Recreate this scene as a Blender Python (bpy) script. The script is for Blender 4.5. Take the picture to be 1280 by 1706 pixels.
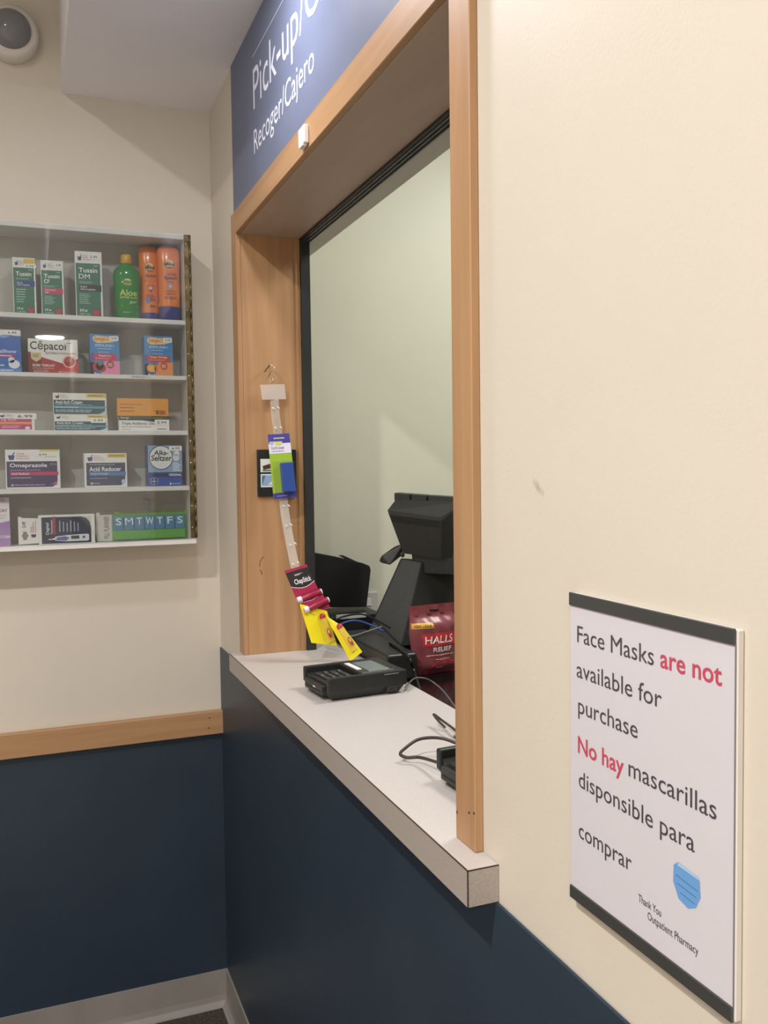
import bpy, bmesh, math, random
from mathutils import Vector, Matrix, noise
random.seed(7)
for o in list(bpy.data.objects): bpy.data.objects.remove(o, do_unlink=True)
scene = bpy.context.scene
COL = scene.collection

# ------------------------------------------------------------------ camera
F_PX, IW, IH = 1486.2, 1280.0, 1706.0
CAM = Vector((-0.4877, -2.504, 1.5376))
FW = Vector((0.36718, 0.92880, -0.05015)).normalized()
RT = Vector((0.92964, -0.36823, -0.01316)).normalized()
UP = RT.cross(FW).normalized()
RT = FW.cross(UP).normalized()
cd = bpy.data.cameras.new('camera'); cam = bpy.data.objects.new('camera', cd); COL.objects.link(cam)
cam.matrix_world = Matrix(((RT.x, UP.x, -FW.x, CAM.x), (RT.y, UP.y, -FW.y, CAM.y), (RT.z, UP.z, -FW.z, CAM.z), (0, 0, 0, 1)))
cd.sensor_fit = 'VERTICAL'; cd.sensor_height = 36.0; cd.lens = F_PX * 36.0 / IH
cd.clip_start = 0.02; cd.clip_end = 60
scene.camera = cam

# ------------------------------------------------------------------ world, exposure
w = bpy.data.worlds.new('world'); scene.world = w; w.use_nodes = True
w.node_tree.nodes['Background'].inputs[0].default_value = (0.9, 0.95, 1, 1)
w.node_tree.nodes['Background'].inputs[1].default_value = 0.05
vs = scene.view_settings
vs.view_transform = 'Standard'; vs.look = 'None'; vs.gamma = 1.0; vs.use_curve_mapping = False
vs.exposure = -0.2

# light powers (W) of the lamps, placed further down in the lamp builder
P_CEIL = 56.0      # round recessed ceiling lamps
P_SOFFIT = 6.0     # recessed lamp in the soffit over the counter
P_PHARM = 26.0     # panel in the pharmacy ceiling
CEIL_Z = 3.1

# ------------------------------------------------------------------ helpers
def ray(u, v): return FW + (u - IW/2)/F_PX*RT - (v - IH/2)/F_PX*UP
def on(ax, val, u, v):
    d = ray(u, v); t = (val - CAM[ax]) / d[ax]; return CAM + t*d
def PX(x, u, v): return on(0, x, u, v)
def PY(y, u, v): return on(1, y, u, v)
def PZ(z, u, v): return on(2, z, u, v)

def lin(c): return c/12.92 if c <= 0.04045 else ((c+0.055)/1.055)**2.4
def rgb(h):
    h = h.lstrip('#'); return tuple(lin(int(h[i:i+2], 16)/255) for i in (0, 2, 4)) + (1,)
MATS = {}
def mat(name, col, rough=0.5, metal=0.0, spec=0.5, emit=None, es=0, coat=0):
    if name in MATS: return MATS[name]
    m = bpy.data.materials.new(name); m.use_nodes = True
    b = m.node_tree.nodes['Principled BSDF']
    b.inputs['Base Color'].default_value = rgb(col) if isinstance(col, str) else tuple(col)+(1,)
    b.inputs['Roughness'].default_value = rough; b.inputs['Metallic'].default_value = metal
    b.inputs['Specular IOR Level'].default_value = spec
    b.inputs['Coat Weight'].default_value = coat
    if emit:
        b.inputs['Emission Color'].default_value = rgb(emit) if isinstance(emit, str) else tuple(emit)+(1,)
        b.inputs['Emission Strength'].default_value = es
    MATS[name] = m; return m
def ink(h, rough=0.42): return mat('ink_'+h.lstrip('#')+('' if rough == 0.42 else '_g%d' % int(rough*100)), h, rough)
def nodes(m): return m.node_tree.nodes, m.node_tree.links
def noise_mat(name, c1, c2, scale, rough=0.6, bump=0.0, bscale=None, detail=4, stretch=(1, 1, 1), spec=0.5, lo=0.35, hi=0.65):
    m = mat(name, c1, rough, spec=spec); n, l = nodes(m); b = n['Principled BSDF']
    tc = n.new('ShaderNodeTexCoord'); mp = n.new('ShaderNodeMapping'); mp.inputs['Scale'].default_value = stretch
    l.new(tc.outputs['Object'], mp.inputs['Vector'])
    t = n.new('ShaderNodeTexNoise'); t.inputs['Scale'].default_value = scale; t.inputs['Detail'].default_value = detail
    l.new(mp.outputs[0], t.inputs['Vector'])
    r = n.new('ShaderNodeValToRGB'); r.color_ramp.elements[0].position = lo; r.color_ramp.elements[1].position = hi
    r.color_ramp.elements[0].color = rgb(c1); r.color_ramp.elements[1].color = rgb(c2)
    l.new(t.outputs['Fac'], r.inputs[0]); l.new(r.outputs[0], b.inputs['Base Color'])
    if bump:
        t2 = n.new('ShaderNodeTexNoise'); t2.inputs['Scale'].default_value = bscale or scale; t2.inputs['Detail'].default_value = 2
        l.new(mp.outputs[0], t2.inputs['Vector'])
        bp = n.new('ShaderNodeBump'); bp.inputs['Strength'].default_value = bump; bp.inputs['Distance'].default_value = 0.002
        l.new(t2.outputs['Fac'], bp.inputs['Height']); l.new(bp.outputs[0], b.inputs['Normal'])
    return m
def wood_mat(name, axis):
    m = mat(name, '#b98a5a', 0.5, coat=0.05); n, l = nodes(m); b = n['Principled BSDF']
    tc = n.new('ShaderNodeTexCoord'); mp = n.new('ShaderNodeMapping')
    sc = [26, 26, 26]; sc[axis] = 1.3; mp.inputs['Scale'].default_value = sc
    l.new(tc.outputs['Object'], mp.inputs['Vector'])
    t = n.new('ShaderNodeTexNoise'); t.inputs['Scale'].default_value = 1.6; t.inputs['Detail'].default_value = 6; t.inputs['Distortion'].default_value = 0.7
    l.new(mp.outputs[0], t.inputs['Vector'])
    r = n.new('ShaderNodeValToRGB'); e = r.color_ramp.elements
    e[0].position = 0.3; e[0].color = rgb('#a57d58'); e[1].position = 0.72; e[1].color = rgb('#b98f66')
    l.new(t.outputs['Fac'], r.inputs[0])
    t3 = n.new('ShaderNodeTexNoise'); t3.inputs['Scale'].default_value = 5; l.new(tc.outputs['Object'], t3.inputs['Vector'])
    mx = n.new('ShaderNodeMix'); mx.data_type = 'RGBA'; mx.blend_type = 'MULTIPLY'; mx.inputs[0].default_value = 0.25
    l.new(r.outputs[0], mx.inputs[6]); l.new(t3.outputs['Color'], mx.inputs[7])
    l.new(r.outputs[0], b.inputs['Base Color'])
    return m
def clear_mat(name, tint='#ffffff', rough=0.03, base=0.04, haze=0.0, hazecol='#ffffff'):
    """thin clear plastic: transparent with facing-angle reflection, optional diffuse haze"""
    m = bpy.data.materials.new(name); m.use_nodes = True; n, l = nodes(m); n.remove(n['Principled BSDF'])
    out = n['Material Output']
    lw = n.new('ShaderNodeLayerWeight'); lw.inputs[0].default_value = 0.5
    pw = n.new('ShaderNodeMath'); pw.operation = 'POWER'; pw.inputs[1].default_value = 5; l.new(lw.outputs['Facing'], pw.inputs[0])
    ml = n.new('ShaderNodeMath'); ml.operation = 'MULTIPLY_ADD'; ml.inputs[1].default_value = 1-base; ml.inputs[2].default_value = base
    l.new(pw.outputs[0], ml.inputs[0])
    tr = n.new('ShaderNodeBsdfTransparent'); tr.inputs[0].default_value = rgb(tint)
    gl = n.new('ShaderNodeBsdfGlossy'); gl.inputs['Roughness'].default_value = rough
    df = n.new('ShaderNodeBsdfDiffuse'); df.inputs[0].default_value = rgb(hazecol)
    m0 = n.new('ShaderNodeMixShader'); m0.inputs[0].default_value = haze; l.new(tr.outputs[0], m0.inputs[1]); l.new(df.outputs[0], m0.inputs[2])
    m1 = n.new('ShaderNodeMixShader'); l.new(ml.outputs[0], m1.inputs[0]); l.new(m0.outputs[0], m1.inputs[1]); l.new(gl.outputs[0], m1.inputs[2])
    l.new(m1.outputs[0], out.inputs[0]); MATS[name] = m; return m

class MB:
    """collects shapes into one mesh"""
    def __init__(s): s.v = []; s.f = []; s.m = []; s.mats = []; s.sm = []
    def mi(s, m):
        if m not in s.mats: s.mats.append(m)
        return s.mats.index(m)
    def add(s, vs_, fs, m, smooth=False):
        o = len(s.v); s.v += [tuple(v) for v in vs_]; k = s.mi(m)
        for f in fs: s.f.append([i+o for i in f]); s.m.append(k); s.sm.append(smooth)
        return s
    def box(s, a, b, m, bev=0.0, seg=2, M=None):
        bm = bmesh.new(); bmesh.ops.create_cube(bm, size=1)
        c = [(a[i]+b[i])/2 for i in range(3)]; d = [abs(b[i]-a[i]) for i in range(3)]
        for v in bm.verts: v.co = Vector([c[i]+v.co[i]*d[i] for i in range(3)])
        if bev: bmesh.ops.bevel(bm, geom=bm.edges[:], offset=bev, segments=seg, profile=0.5, affect='EDGES')
        return s.bm(bm, m, False, M)
    def bm(s, bm, m, smooth=False, M=None):
        bm.verts.index_update()
        s.add([(M @ v.co) if M else v.co.copy() for v in bm.verts], [[v.index for v in f.verts] for f in bm.faces], m, smooth); bm.free(); return s
    def hull(s, pts, m, bev=0, seg=2):
        bm = bmesh.new(); [bm.verts.new(p) for p in pts]
        r = bmesh.ops.convex_hull(bm, input=bm.verts[:])
        bmesh.ops.dissolve_limit(bm, angle_limit=0.02, verts=bm.verts[:], edges=bm.edges[:])
        if bev: bmesh.ops.bevel(bm, geom=bm.edges[:], offset=bev, segments=seg, profile=0.5, affect='EDGES')
        bmesh.ops.recalc_face_normals(bm, faces=bm.faces[:])
        return s.bm(bm, m, False)
    def prism(s, poly, off, m, bev=0):
        """polygon (3D points) swept by the vector off"""
        bm = bmesh.new(); off = Vector(off)
        a = [bm.verts.new(p) for p in poly]; b = [bm.verts.new(Vector(p)+off) for p in poly]; n = len(a)
        bm.faces.new(a); bm.faces.new(b[::-1])
        for i in range(n): bm.faces.new((a[i], b[i], b[(i+1) % n], a[(i+1) % n]))
        bmesh.ops.recalc_face_normals(bm, faces=bm.faces[:])
        if bev: bmesh.ops.bevel(bm, geom=bm.edges[:], offset=bev, segments=2, profile=0.5, affect='EDGES')
        return s.bm(bm, m, False)
    def loft(s, rings, m, cap=True, smooth=True):
        n = len(rings[0]); vs_ = [p for r in rings for p in r]; fs = []
        for i in range(len(rings)-1):
            for j in range(n):
                k = (j+1) % n; fs.append([i*n+j, i*n+k, (i+1)*n+k, (i+1)*n+j])
        s.add(vs_, fs, m, smooth)
        if cap: s.add(rings[0], [list(range(n))[::-1]], m); s.add(rings[-1], [list(range(n))], m)
        return s
    def lathe(s, prof, m, n=24, sx=1, sy=1, c=(0, 0, 0), axis=2):
        rings = []
        for r, z in prof:
            ring = []
            for j in range(n):
                a = 2*math.pi*j/n; p = [r*sx*math.cos(a), r*sy*math.sin(a), z]
                if axis == 1: p = [p[0], -p[2], p[1]]
                if axis == 0: p = [p[2], p[0], p[1]]
                ring.append((c[0]+p[0], c[1]+p[1], c[2]+p[2]))
            rings.append(ring)
        return s.loft(rings, m)
    def tube(s, path, r, m, n=8):
        P = [Vector(p) for p in path]; rings = []; prev = None
        for i, p in enumerate(P):
            t = (P[min(i+1, len(P)-1)] - P[max(i-1, 0)]).normalized()
            if prev is None:
                a = t.cross(Vector((0, 0, 1)))
                if a.length < .1: a = t.cross(Vector((1, 0, 0)))
            else: a = prev - t*prev.dot(t)
            a.normalize(); prev = a; b = t.cross(a)
            rr = r[i] if isinstance(r, (list, tuple)) else r
            rings.append([p + rr*(math.cos(2*math.pi*j/n)*a + math.sin(2*math.pi*j/n)*b) for j in range(n)])
        return s.loft(rings, m)
    def build(s, name, parent=None, fix=True):
        me = bpy.data.meshes.new(name); me.from_pydata(s.v, [], s.f)
        for m in s.mats: me.materials.append(m)
        me.polygons.foreach_set('material_index', s.m); me.polygons.foreach_set('use_smooth', s.sm)
        me.update()
        if fix:
            bm = bmesh.new(); bm.from_mesh(me); bmesh.ops.recalc_face_normals(bm, faces=bm.faces[:]); bm.to_mesh(me); bm.free()
        o = bpy.data.objects.new(name, me); COL.objects.link(o)
        if parent: o.parent = parent
        return o
def smooth_path(pts, k=6):
    P = [Vector(p) for p in pts]; out = []
    for i in range(len(P)-1):
        p0, p1, p2, p3 = P[max(i-1, 0)], P[i], P[i+1], P[min(i+2, len(P)-1)]
        for j in range(k):
            t = j/k; out.append(0.5*((2*p1)+(p2-p0)*t+(2*p0-5*p1+4*p2-p3)*t*t+(3*p1-p0-3*p2+p3)*t**3))
    return out+[P[-1]]
def thing(name, label, cat, loc=(0, 0, 0), rz=0, group=None):
    o = bpy.data.objects.new(name, None); COL.objects.link(o); o.location = loc; o.rotation_euler = (0, 0, rz)
    o.empty_display_size = 0.03
    return tag(o, label, cat, group)
def tag(o, label, cat, group=None):
    o['label'] = label; o['category'] = cat
    if group: o['group'] = group
    return o
def struct(o, label=None, cat=None):
    o['kind'] = 'structure'
    if label: o['label'] = label
    if cat: o['category'] = cat
    return o
def sempty(name, label, cat, loc=(0, 0, 0)):
    o = bpy.data.objects.new(name, None); COL.objects.link(o); o.location = loc; o.empty_display_size = .05; return struct(o, label, cat)

TCACHE = {}
def text_geo(s, bold=0.0, shear=0.0):
    k = (s, bold, shear)
    if k in TCACHE: return TCACHE[k]
    c = bpy.data.curves.new('t', 'FONT'); c.body = s; c.size = 1; c.offset = bold; c.shear = shear; c.resolution_u = 3
    o = bpy.data.objects.new('t', c); COL.objects.link(o)
    dg = bpy.context.evaluated_depsgraph_get(); dg.update()
    me = bpy.data.meshes.new_from_object(o.evaluated_get(dg))
    vs_ = [(v.co.x, v.co.y) for v in me.vertices]; fs = [list(p.vertices) for p in me.polygons]
    bpy.data.objects.remove(o, do_unlink=True); bpy.data.curves.remove(c); bpy.data.meshes.remove(me)
    xs = [v[0] for v in vs_]; ys = [v[1] for v in vs_]
    TCACHE[k] = (vs_, fs, min(xs), max(xs), min(ys), max(ys)); return TCACHE[k]

class Print:
    """flat print on a face: mapf(s,t) gives the point, nrm the outward normal"""
    def __init__(s, mapf, nrm, step=0.00012): s.map = mapf; s.n = Vector(nrm).normalized(); s.mb = MB(); s.step = step
    def pt(s, a, b, lay): return Vector(s.map(a, b)) + s.n*s.step*lay
    def poly(s, pts, col, lay=1): s.mb.add([s.pt(a, b, lay) for a, b in pts], [list(range(len(pts)))], col if not isinstance(col, str) else ink(col)); return s
    def rect(s, a0, b0, a1, b1, col, lay=1, n=1):
        if n == 1: return s.poly([(a0, b0), (a1, b0), (a1, b1), (a0, b1)], col, lay)
        for i in range(n):
            for j in range(n):
                s.poly([(a0+(a1-a0)*(i+di)/n, b0+(b1-b0)*(j+dj)/n) for di, dj in ((0, 0), (1, 0), (1, 1), (0, 1))], col, lay)
        return s
    def disc(s, a, b, ra, rb, col, lay=1, n=24, a0=0, a1=2*math.pi):
        return s.poly([(a+ra*math.cos(a0+(a1-a0)*i/n), b+rb*math.sin(a0+(a1-a0)*i/n)) for i in range(n)], col, lay)
    def text(s, st, a0, b0, a1, b1, col, lay=3, bold=0.0, shear=0.0, vert=False):
        vs_, fs, x0, x1, y0, y1 = text_geo(st, 0.0 if 'M' in st else bold, shear); out = []
        for x, y in vs_:
            p, q = (x-x0)/(x1-x0), (y-y0)/(y1-y0)
            if vert: p, q = 1-q, p      # reads upwards
            out.append(s.pt(a0+(a1-a0)*p, b0+(b1-b0)*q, lay))
        s.mb.add(out, fs, ink(col)); return s
    def greek(s, a0, b0, a1, b1, n, col, lay=2, fill=0.5):
        h = (b1-b0)/n
        for i in range(n):
            y = b1-(i+1)*h+h*(1-fill)/2; x = a0; end = a1-(a1-a0)*random.uniform(0, .3)
            while x < end-1e-4:
                wd = min((a1-a0)*random.uniform(.07, .2), end-x); s.rect(x, y, x+wd*.88, y+h*fill, col, lay); x += wd
        return s
    def build(s, parent, name='printed_label'): return s.mb.build(name, parent, fix=False)

# ------------------------------------------------------------------ materials
M_cream = noise_mat('cream_paint', '#d3cabc', '#d6cdbf', 3, 0.55, bump=0.08, bscale=220, spec=0.35)
M_creamR = noise_mat('cream_paint_service_wall', '#d3cabc', '#d6cdbf', 3, 0.5, bump=0.08, bscale=220, spec=0.35)
M_blue = noise_mat('navy_paint', '#293543', '#2c3947', 4, 0.42, bump=0.06, bscale=240, spec=0.4)
M_white = noise_mat('white_paint', '#eae8ee', '#eeecf2', 5, 0.6, bump=0.05, bscale=200)
M_ceil = noise_mat('ceiling_paint', '#dedbd6', '#e3e0da', 5, 0.8)
M_inner = noise_mat('pharmacy_paint', '#d2d0bd', '#d6d4c2', 3, 0.5, bump=0.05, bscale=200)
M_carpet = noise_mat('carpet', '#2c2420', '#55473d', 160, 0.95, bump=0.9, bscale=260, detail=3)
M_base = noise_mat('rubber_base', '#8a847e', '#938d87', 8, 0.5)
M_lam = noise_mat('laminate', '#bdb5b2', '#c6beba', 420, 0.38, detail=2)
M_lamedge = noise_mat('laminate_edge', '#a1978f', '#aca29b', 420, 0.45, detail=2)
M_seam = mat('dark_seam', '#3a3028', 0.6)
W_x, W_y, W_z = wood_mat('maple_x', 0), wood_mat('maple_y', 1), wood_mat('maple_z', 2)
M_track = mat('black_track', '#2b2c2b', 0.45)
M_cab = noise_mat('cabinet_white', '#dcd8d6', '#e3dfdd', 6, 0.45)
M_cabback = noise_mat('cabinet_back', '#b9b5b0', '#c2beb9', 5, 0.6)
M_brass = noise_mat('old_brass', '#5c5038', '#7f7250', 40, 0.45); MATS['old_brass'].node_tree.nodes['Principled BSDF'].inputs['Metallic'].default_value = 0.85
M_pane = clear_mat('acrylic_pane', '#f4f6f5', 0.015, 0.045, 0.015)
M_clear = clear_mat('clear_plastic', '#ffffff', 0.12, 0.10, 0.16)
M_frost = clear_mat('frosted_plastic', '#f4ece6', 0.3, 0.08, 0.42, '#f2e8e2')
M_blister = clear_mat('blister', '#fdfdff', 0.05, 0.03, 0.0)
M_metal = mat('bright_steel', '#cfccc6', 0.25, 1.0)
M_dmetal = mat('dark_steel', '#4a4233', 0.35, 0.9)
M_blk = noise_mat('black_plastic', '#1b1c1c', '#222323', 80, 0.42)
M_blk2 = noise_mat('charcoal_plastic', '#272725', '#2c2c2a', 80, 0.5)
M_gblk = mat('gloss_black', '#0d0d0e', 0.12)
M_vblk = mat('matte_black', '#101011', 0.7)

# mark on the service wall: a small grey scuff in the paint
n_, l_ = nodes(M_creamR); b_ = n_['Principled BSDF']; src = b_.inputs['Base Color'].links[0].from_socket
SC = PX(0, 897, 812); g_ = n_.new('ShaderNodeNewGeometry')
sub = n_.new('ShaderNodeVectorMath'); sub.operation = 'SUBTRACT'; sub.inputs[1].default_value = SC; l_.new(g_.outputs['Position'], sub.inputs[0])
rot = n_.new('ShaderNodeVectorRotate'); rot.rotation_type = 'X_AXIS'; rot.inputs['Angle'].default_value = math.radians(-38); l_.new(sub.outputs[0], rot.inputs['Vector'])
scl = n_.new('ShaderNodeVectorMath'); scl.operation = 'MULTIPLY'; scl.inputs[1].default_value = (0, 1/0.016, 1/0.0055); l_.new(rot.outputs[0], scl.inputs[0])
ln = n_.new('ShaderNodeVectorMath'); ln.operation = 'LENGTH'; l_.new(scl.outputs[0], ln.inputs[0])
nz = n_.new('ShaderNodeTexNoise'); nz.inputs['Scale'].default_value = 160; l_.new(g_.outputs['Position'], nz.inputs['Vector'])
ad = n_.new('ShaderNodeMath'); ad.operation = 'ADD'; l_.new(ln.outputs['Value'], ad.inputs[0]); l_.new(nz.outputs['Fac'], ad.inputs[1])
mr = n_.new('ShaderNodeMapRange'); mr.inputs[1].default_value = 0.55; mr.inputs[2].default_value = 1.5; mr.inputs[3].default_value = 0.6; mr.inputs[4].default_value = 0; l_.new(ad.outputs[0], mr.inputs[0])
mx = n_.new('ShaderNodeMix'); mx.data_type = 'RGBA'; l_.new(mr.outputs[0], mx.inputs[0]); l_.new(src, mx.inputs[6]); mx.inputs[7].default_value = rgb('#8b857c'); l_.new(mx.outputs[2], b_.inputs['Base Color'])

# ------------------------------------------------------------------ setting
ZB, ZC = 1.035, 1.079           # blue line / counter underside, counter top
SOF_X, SOF_Z = -0.3825, 2.519
OY0, OY1 = -1.5275, -0.352      # opening along the wall
OZ = 2.104                      # opening head
WT = 0.147                      # wall thickness up to the track
Y0, X0 = -10.2, -3.2             # far ends of the public room
YW = 0.03                       # pharmacy end wall
X1, Y2 = 2.6, -3.4

struct(MB().box((X0, Y0, -0.1), (X1, YW+.1, 0), M_carpet).build('floor'), 'dark brown low pile carpet floor', 'floor')
M_bounce = noise_mat('bounce_floor', '#b0a799', '#bab1a3', 30, 0.4)
struct(MB().box((X0, Y0, 0), (-.03, -1.3, .003), M_bounce).build('floor_bounce'), 'added pale floor out of view, bouncing light up to the soffit', 'floor')  # added unseen pale floor, throws lamp light up onto the soffit
struct(MB().box((X0, Y0, CEIL_Z), (0, 0, CEIL_Z+.1), M_ceil).build('ceiling'), 'off white painted ceiling', 'ceiling')
wb = struct(MB().box((X0, 0, 0), (0, 0.1, CEIL_Z+.1), M_cream).build('wall_back'), 'cream wall carrying the display cabinet', 'wall')
MB().box((X0, -0.004, 0), (0, 0, 0.8), M_blue).build('wainscot_panel', wb)
wr = MB()
wr.box((0, OY1+.02, 0), (WT, YW, CEIL_Z+.1), M_creamR).box((0, Y0, 0), (WT, OY0-.02, CEIL_Z+.1), M_creamR)
wr.box((0, OY0-.02, 0), (WT, OY1+.02, ZB), M_creamR).box((0, OY0-.02, OZ+.02), (WT, OY1+.02, CEIL_Z+.1), M_creamR)
wr = struct(wr.build('wall_right'), 'cream service wall with the pick up window', 'wall')
MB().box((-0.004, Y0, 0), (0, 0, ZB), M_blue, 0.0012, 1).build('wainscot_panel', wr)
struct(MB().box((X0-.1, Y0, 0), (X0, 0.1, CEIL_Z+.1), M_ceil).build('wall_left'), 'off white side wall of the waiting room', 'wall')  # unseen wall, whitened to bounce more fill light
struct(MB().box((X0, Y0-.1, 0), (WT, Y0, CEIL_Z+.1), M_cream).build('wall_front'), 'cream end wall of the waiting room', 'wall')
struct(MB().box((SOF_X, -4.2, SOF_Z), (0, 0, CEIL_Z), M_white).build('soffit'), 'white boxed soffit above the service window', 'soffit')
# cove base: rubber strip with a curved toe
def cove(y_at, along):
    prof = [(0, .102), (.004, .1015), (.0045, .03), (.007, .014), (.014, .004), (.02, .0005), (.02, 0), (0, 0)]
    return prof
mb = MB(); pr = cove(0, 0)
mb.prism([(X0, -.004-a, z) for a, z in pr], (-X0-.004, 0, 0), M_base); struct(mb.build('baseboard_back'), 'grey rubber cove base under the navy back wall', 'baseboard')
mb = MB(); mb.prism([(-.004-a, Y0, z) for a, z in pr], (0, -Y0-.004, 0), M_base); struct(mb.build('baseboard_right'), 'grey rubber cove base along the service wall', 'baseboard')
t_ = MB().box((X0, -.022, .793), (-.002, 0, .858), W_x, .0015, 1)
rail = struct(t_.build('trim_1'), 'maple chair rail between cream and navy paint', 'trim')
for u, v in ((349, 1196), (348, 1213)):
    q = PY(-.0222, u, v); MB().lathe([(.0022, 0), (.0022, .0006)], M_seam, 8, c=(q.x, -.0218, q.z), axis=1).build('nail_hole', rail)

# pharmacy room behind the window
struct(MB().box((WT, YW, 0), (X1, YW+.1, 2.9), M_inner).build('wall_pharmacy_end'), 'pale plain wall inside the pharmacy', 'wall')
struct(MB().box((X1, Y2, 0), (X1+.1, YW+.1, 2.9), M_inner).build('wall_pharmacy_far'), 'pale far wall inside the pharmacy', 'wall')
struct(MB().box((WT, Y2-.1, 0), (X1, Y2, 2.9), M_inner).build('wall_pharmacy_near'), 'pale cross wall inside the pharmacy', 'wall')
struct(MB().box((WT, Y2-.1, 2.75), (X1+.1, YW+.1, 2.85), M_ceil).build('ceiling_pharmacy'), 'white pharmacy ceiling', 'ceiling')

# ------------------------------------------------------------------ lamps
def lamp(name, loc, r, power, label, group, col=(1, .86, .68), es=45, spread=160):
    t = thing(name, label, 'lamp', loc, 0, group)
    ring = MB().lathe([(r*.98, 0), (r*1.16, 0), (r*1.16, -.006), (r*1.06, -.009), (r*.98, -.004), (r*.98, 0)], M_cab, 32); ring.build('trim_ring', t)
    MB().lathe([(r*.97, -.002), (r*.97, -.011), (.001, -.011)], mat('lens_'+name, (.9, .9, .9), .4, emit=col, es=es), 32).build('lens', t)
    ld = bpy.data.lights.new(name+'_light', 'AREA'); ld.shape = 'DISK'; ld.size = r*1.5; ld.energy = power; ld.color = col; ld.spread = math.radians(spread)
    lo = bpy.data.objects.new(name+'_light', ld); COL.objects.link(lo); lo.parent = t; lo.location = (0, 0, -.014)
    return t
WARM = (1, .972, .94)
lamp('ceiling_downlight', (-1.28, -2.05, CEIL_Z), .07, P_CEIL*.92, 'round recessed ceiling lamp facing the display cabinet', 'ceiling downlights', WARM)
lamp('ceiling_downlight', (-1.7, -4.6, CEIL_Z), .10, P_CEIL*1.35, 'round recessed lamp in the middle of the waiting room ceiling', 'ceiling downlights', WARM)
lamp('ceiling_downlight', (-2.0, -6.9, CEIL_Z), .10, P_CEIL*1.2, 'round recessed lamp towards the end of the waiting room', 'ceiling downlights', WARM)
lamp('ceiling_downlight', (-.231, -8.87, CEIL_Z), .16, P_CEIL*.25, 'large round ceiling lamp at the far end of the service wall', 'ceiling downlights', WARM)
sl_ = thing('soffit_lamp', 'small round lamp in the soffit above the counter', 'lamp', (-.21, -.95, SOF_Z))
MB().lathe([(.052, 0), (.064, 0), (.064, -.004), (.056, -.007), (.052, -.006), (.052, 0)], M_cab, 32).build('trim_ring', sl_)
MB().lathe([(.0515, -.002), (.050, -.008), (.035, -.012), (.0005, -.013)], mat('lamp_lens', (.9, .9, .9), .4, emit=(.90, .93, 1), es=P_SOFFIT/(math.pi*.0085)), 32).build('lens', sl_)
pt = thing('light_panel', 'square light panel in the pharmacy ceiling', 'lamp', (1.15, -.95, 2.75))
MB().box((-.3, -.3, -.012), (.3, .3, 0), M_cab, .003).build('panel_frame', pt)
MB().box((-.28, -.28, -.014), (.28, .28, -.0121), mat('panel_glow', (.9, .9, .9), .5, emit=(1, .98, .93), es=5)).build('diffuser', pt)
ld = bpy.data.lights.new('panel_light', 'AREA'); ld.size = .55; ld.energy = P_PHARM; ld.color = (.98, 1, .95)
lo = bpy.data.objects.new('panel_light', ld); COL.objects.link(lo); lo.parent = pt; lo.location = (0, 0, -.02)

# ------------------------------------------------------------------ pick up window: casing, jambs, track
win = sempty('window_1', 'maple framed pick up window opening above the counter', 'window', (0, OY1, ZC))
def wpart(name, a, b, m, bev=0.0012, par=None):
    o = MB().box(a, b, m, bev, 1).build(name); o.parent = par or win; o.matrix_parent_inverse = Matrix.Translation((0, -OY1, -ZC)); return o
PC = .0115; CW = .0515
wpart('casing', (-PC, OY1, ZC), (0, OY1+CW, OZ+CW+.003), W_z)
rc = wpart('casing', (-PC, OY0-CW, ZC), (0, OY0, OZ+CW+.003), W_z)
wpart('casing', (-PC-.0004, OY0, OZ), (0, OY1, OZ+CW+.003), W_y)
wpart('jamb', (0, OY1, ZC), (WT, OY1+.02, OZ+.02), W_z, .0004)
wpart('jamb', (0, OY0-.02, ZC), (WT, OY0, OZ+.02), W_z, .0004)
wpart('jamb', (0, OY0, OZ), (WT, OY1, OZ+.02), noise_mat('head_board_bounce', '#b39b8b', '#bca494', 5, .5, stretch=(4, .6, 4)), .0004)  # head jamb greyer than the maple: cool bounced light put into its colour
wpart('stop', (WT-.013, OY1-.004, ZC), (WT, OY1, OZ), W_z, .001)
wpart('stop', (WT-.013, OY0, ZC), (WT, OY0+.004, OZ), W_z, .001)
for a, b in (((WT, OY1-.010, ZC), (WT+.024, OY1+.03, OZ+.03)), ((WT, OY0-.03, ZC), (WT+.024, OY0+.010, OZ+.03))):
    wpart('track', a, b, M_track, .001)
tr = wpart('track', (WT, OY0, OZ-.006), (WT+.03, OY1-.01, OZ+.03), M_track, .001)
for k in range(3): wpart('track_rib', (WT+.006+k*.009, OY0, OZ-.0085), (WT+.008+k*.009, OY1-.01, OZ-.006), mat('track_rib', '#54575a', .35), .0003)
wpart('inner_header', (WT+.03, OY0-.2, OZ-.004), (WT+.075, YW, OZ+.12), mat('inner_header', '#cfccc2', .7), .002)
for u, v in ((762, 1353), (782, 1354), (791, 1355)):
    q = PX(-PC, min(u, 790), v)
    o = MB().lathe([(.0018, 0), (.0018, .0006)], M_seam, 8, c=(-PC-.0004, q.y, q.z), axis=0).build('nail_hole'); o.parent = win; o.matrix_parent_inverse = Matrix.Translation((0, -OY1, -ZC))

for pts in ([(433, 944), (434, 934), (440, 927)], [(433, 949), (436, 953), (436, 958)]):
    o = MB().tube(smooth_path([PY(OY1-.0002, u, v) for u, v in pts], 5), .0008, mat('wood_gouge', '#5e3f28', .7), 6).build('gouge_mark'); o.parent = win; o.matrix_parent_inverse = Matrix.Translation((0, -OY1, -ZC))

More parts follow.
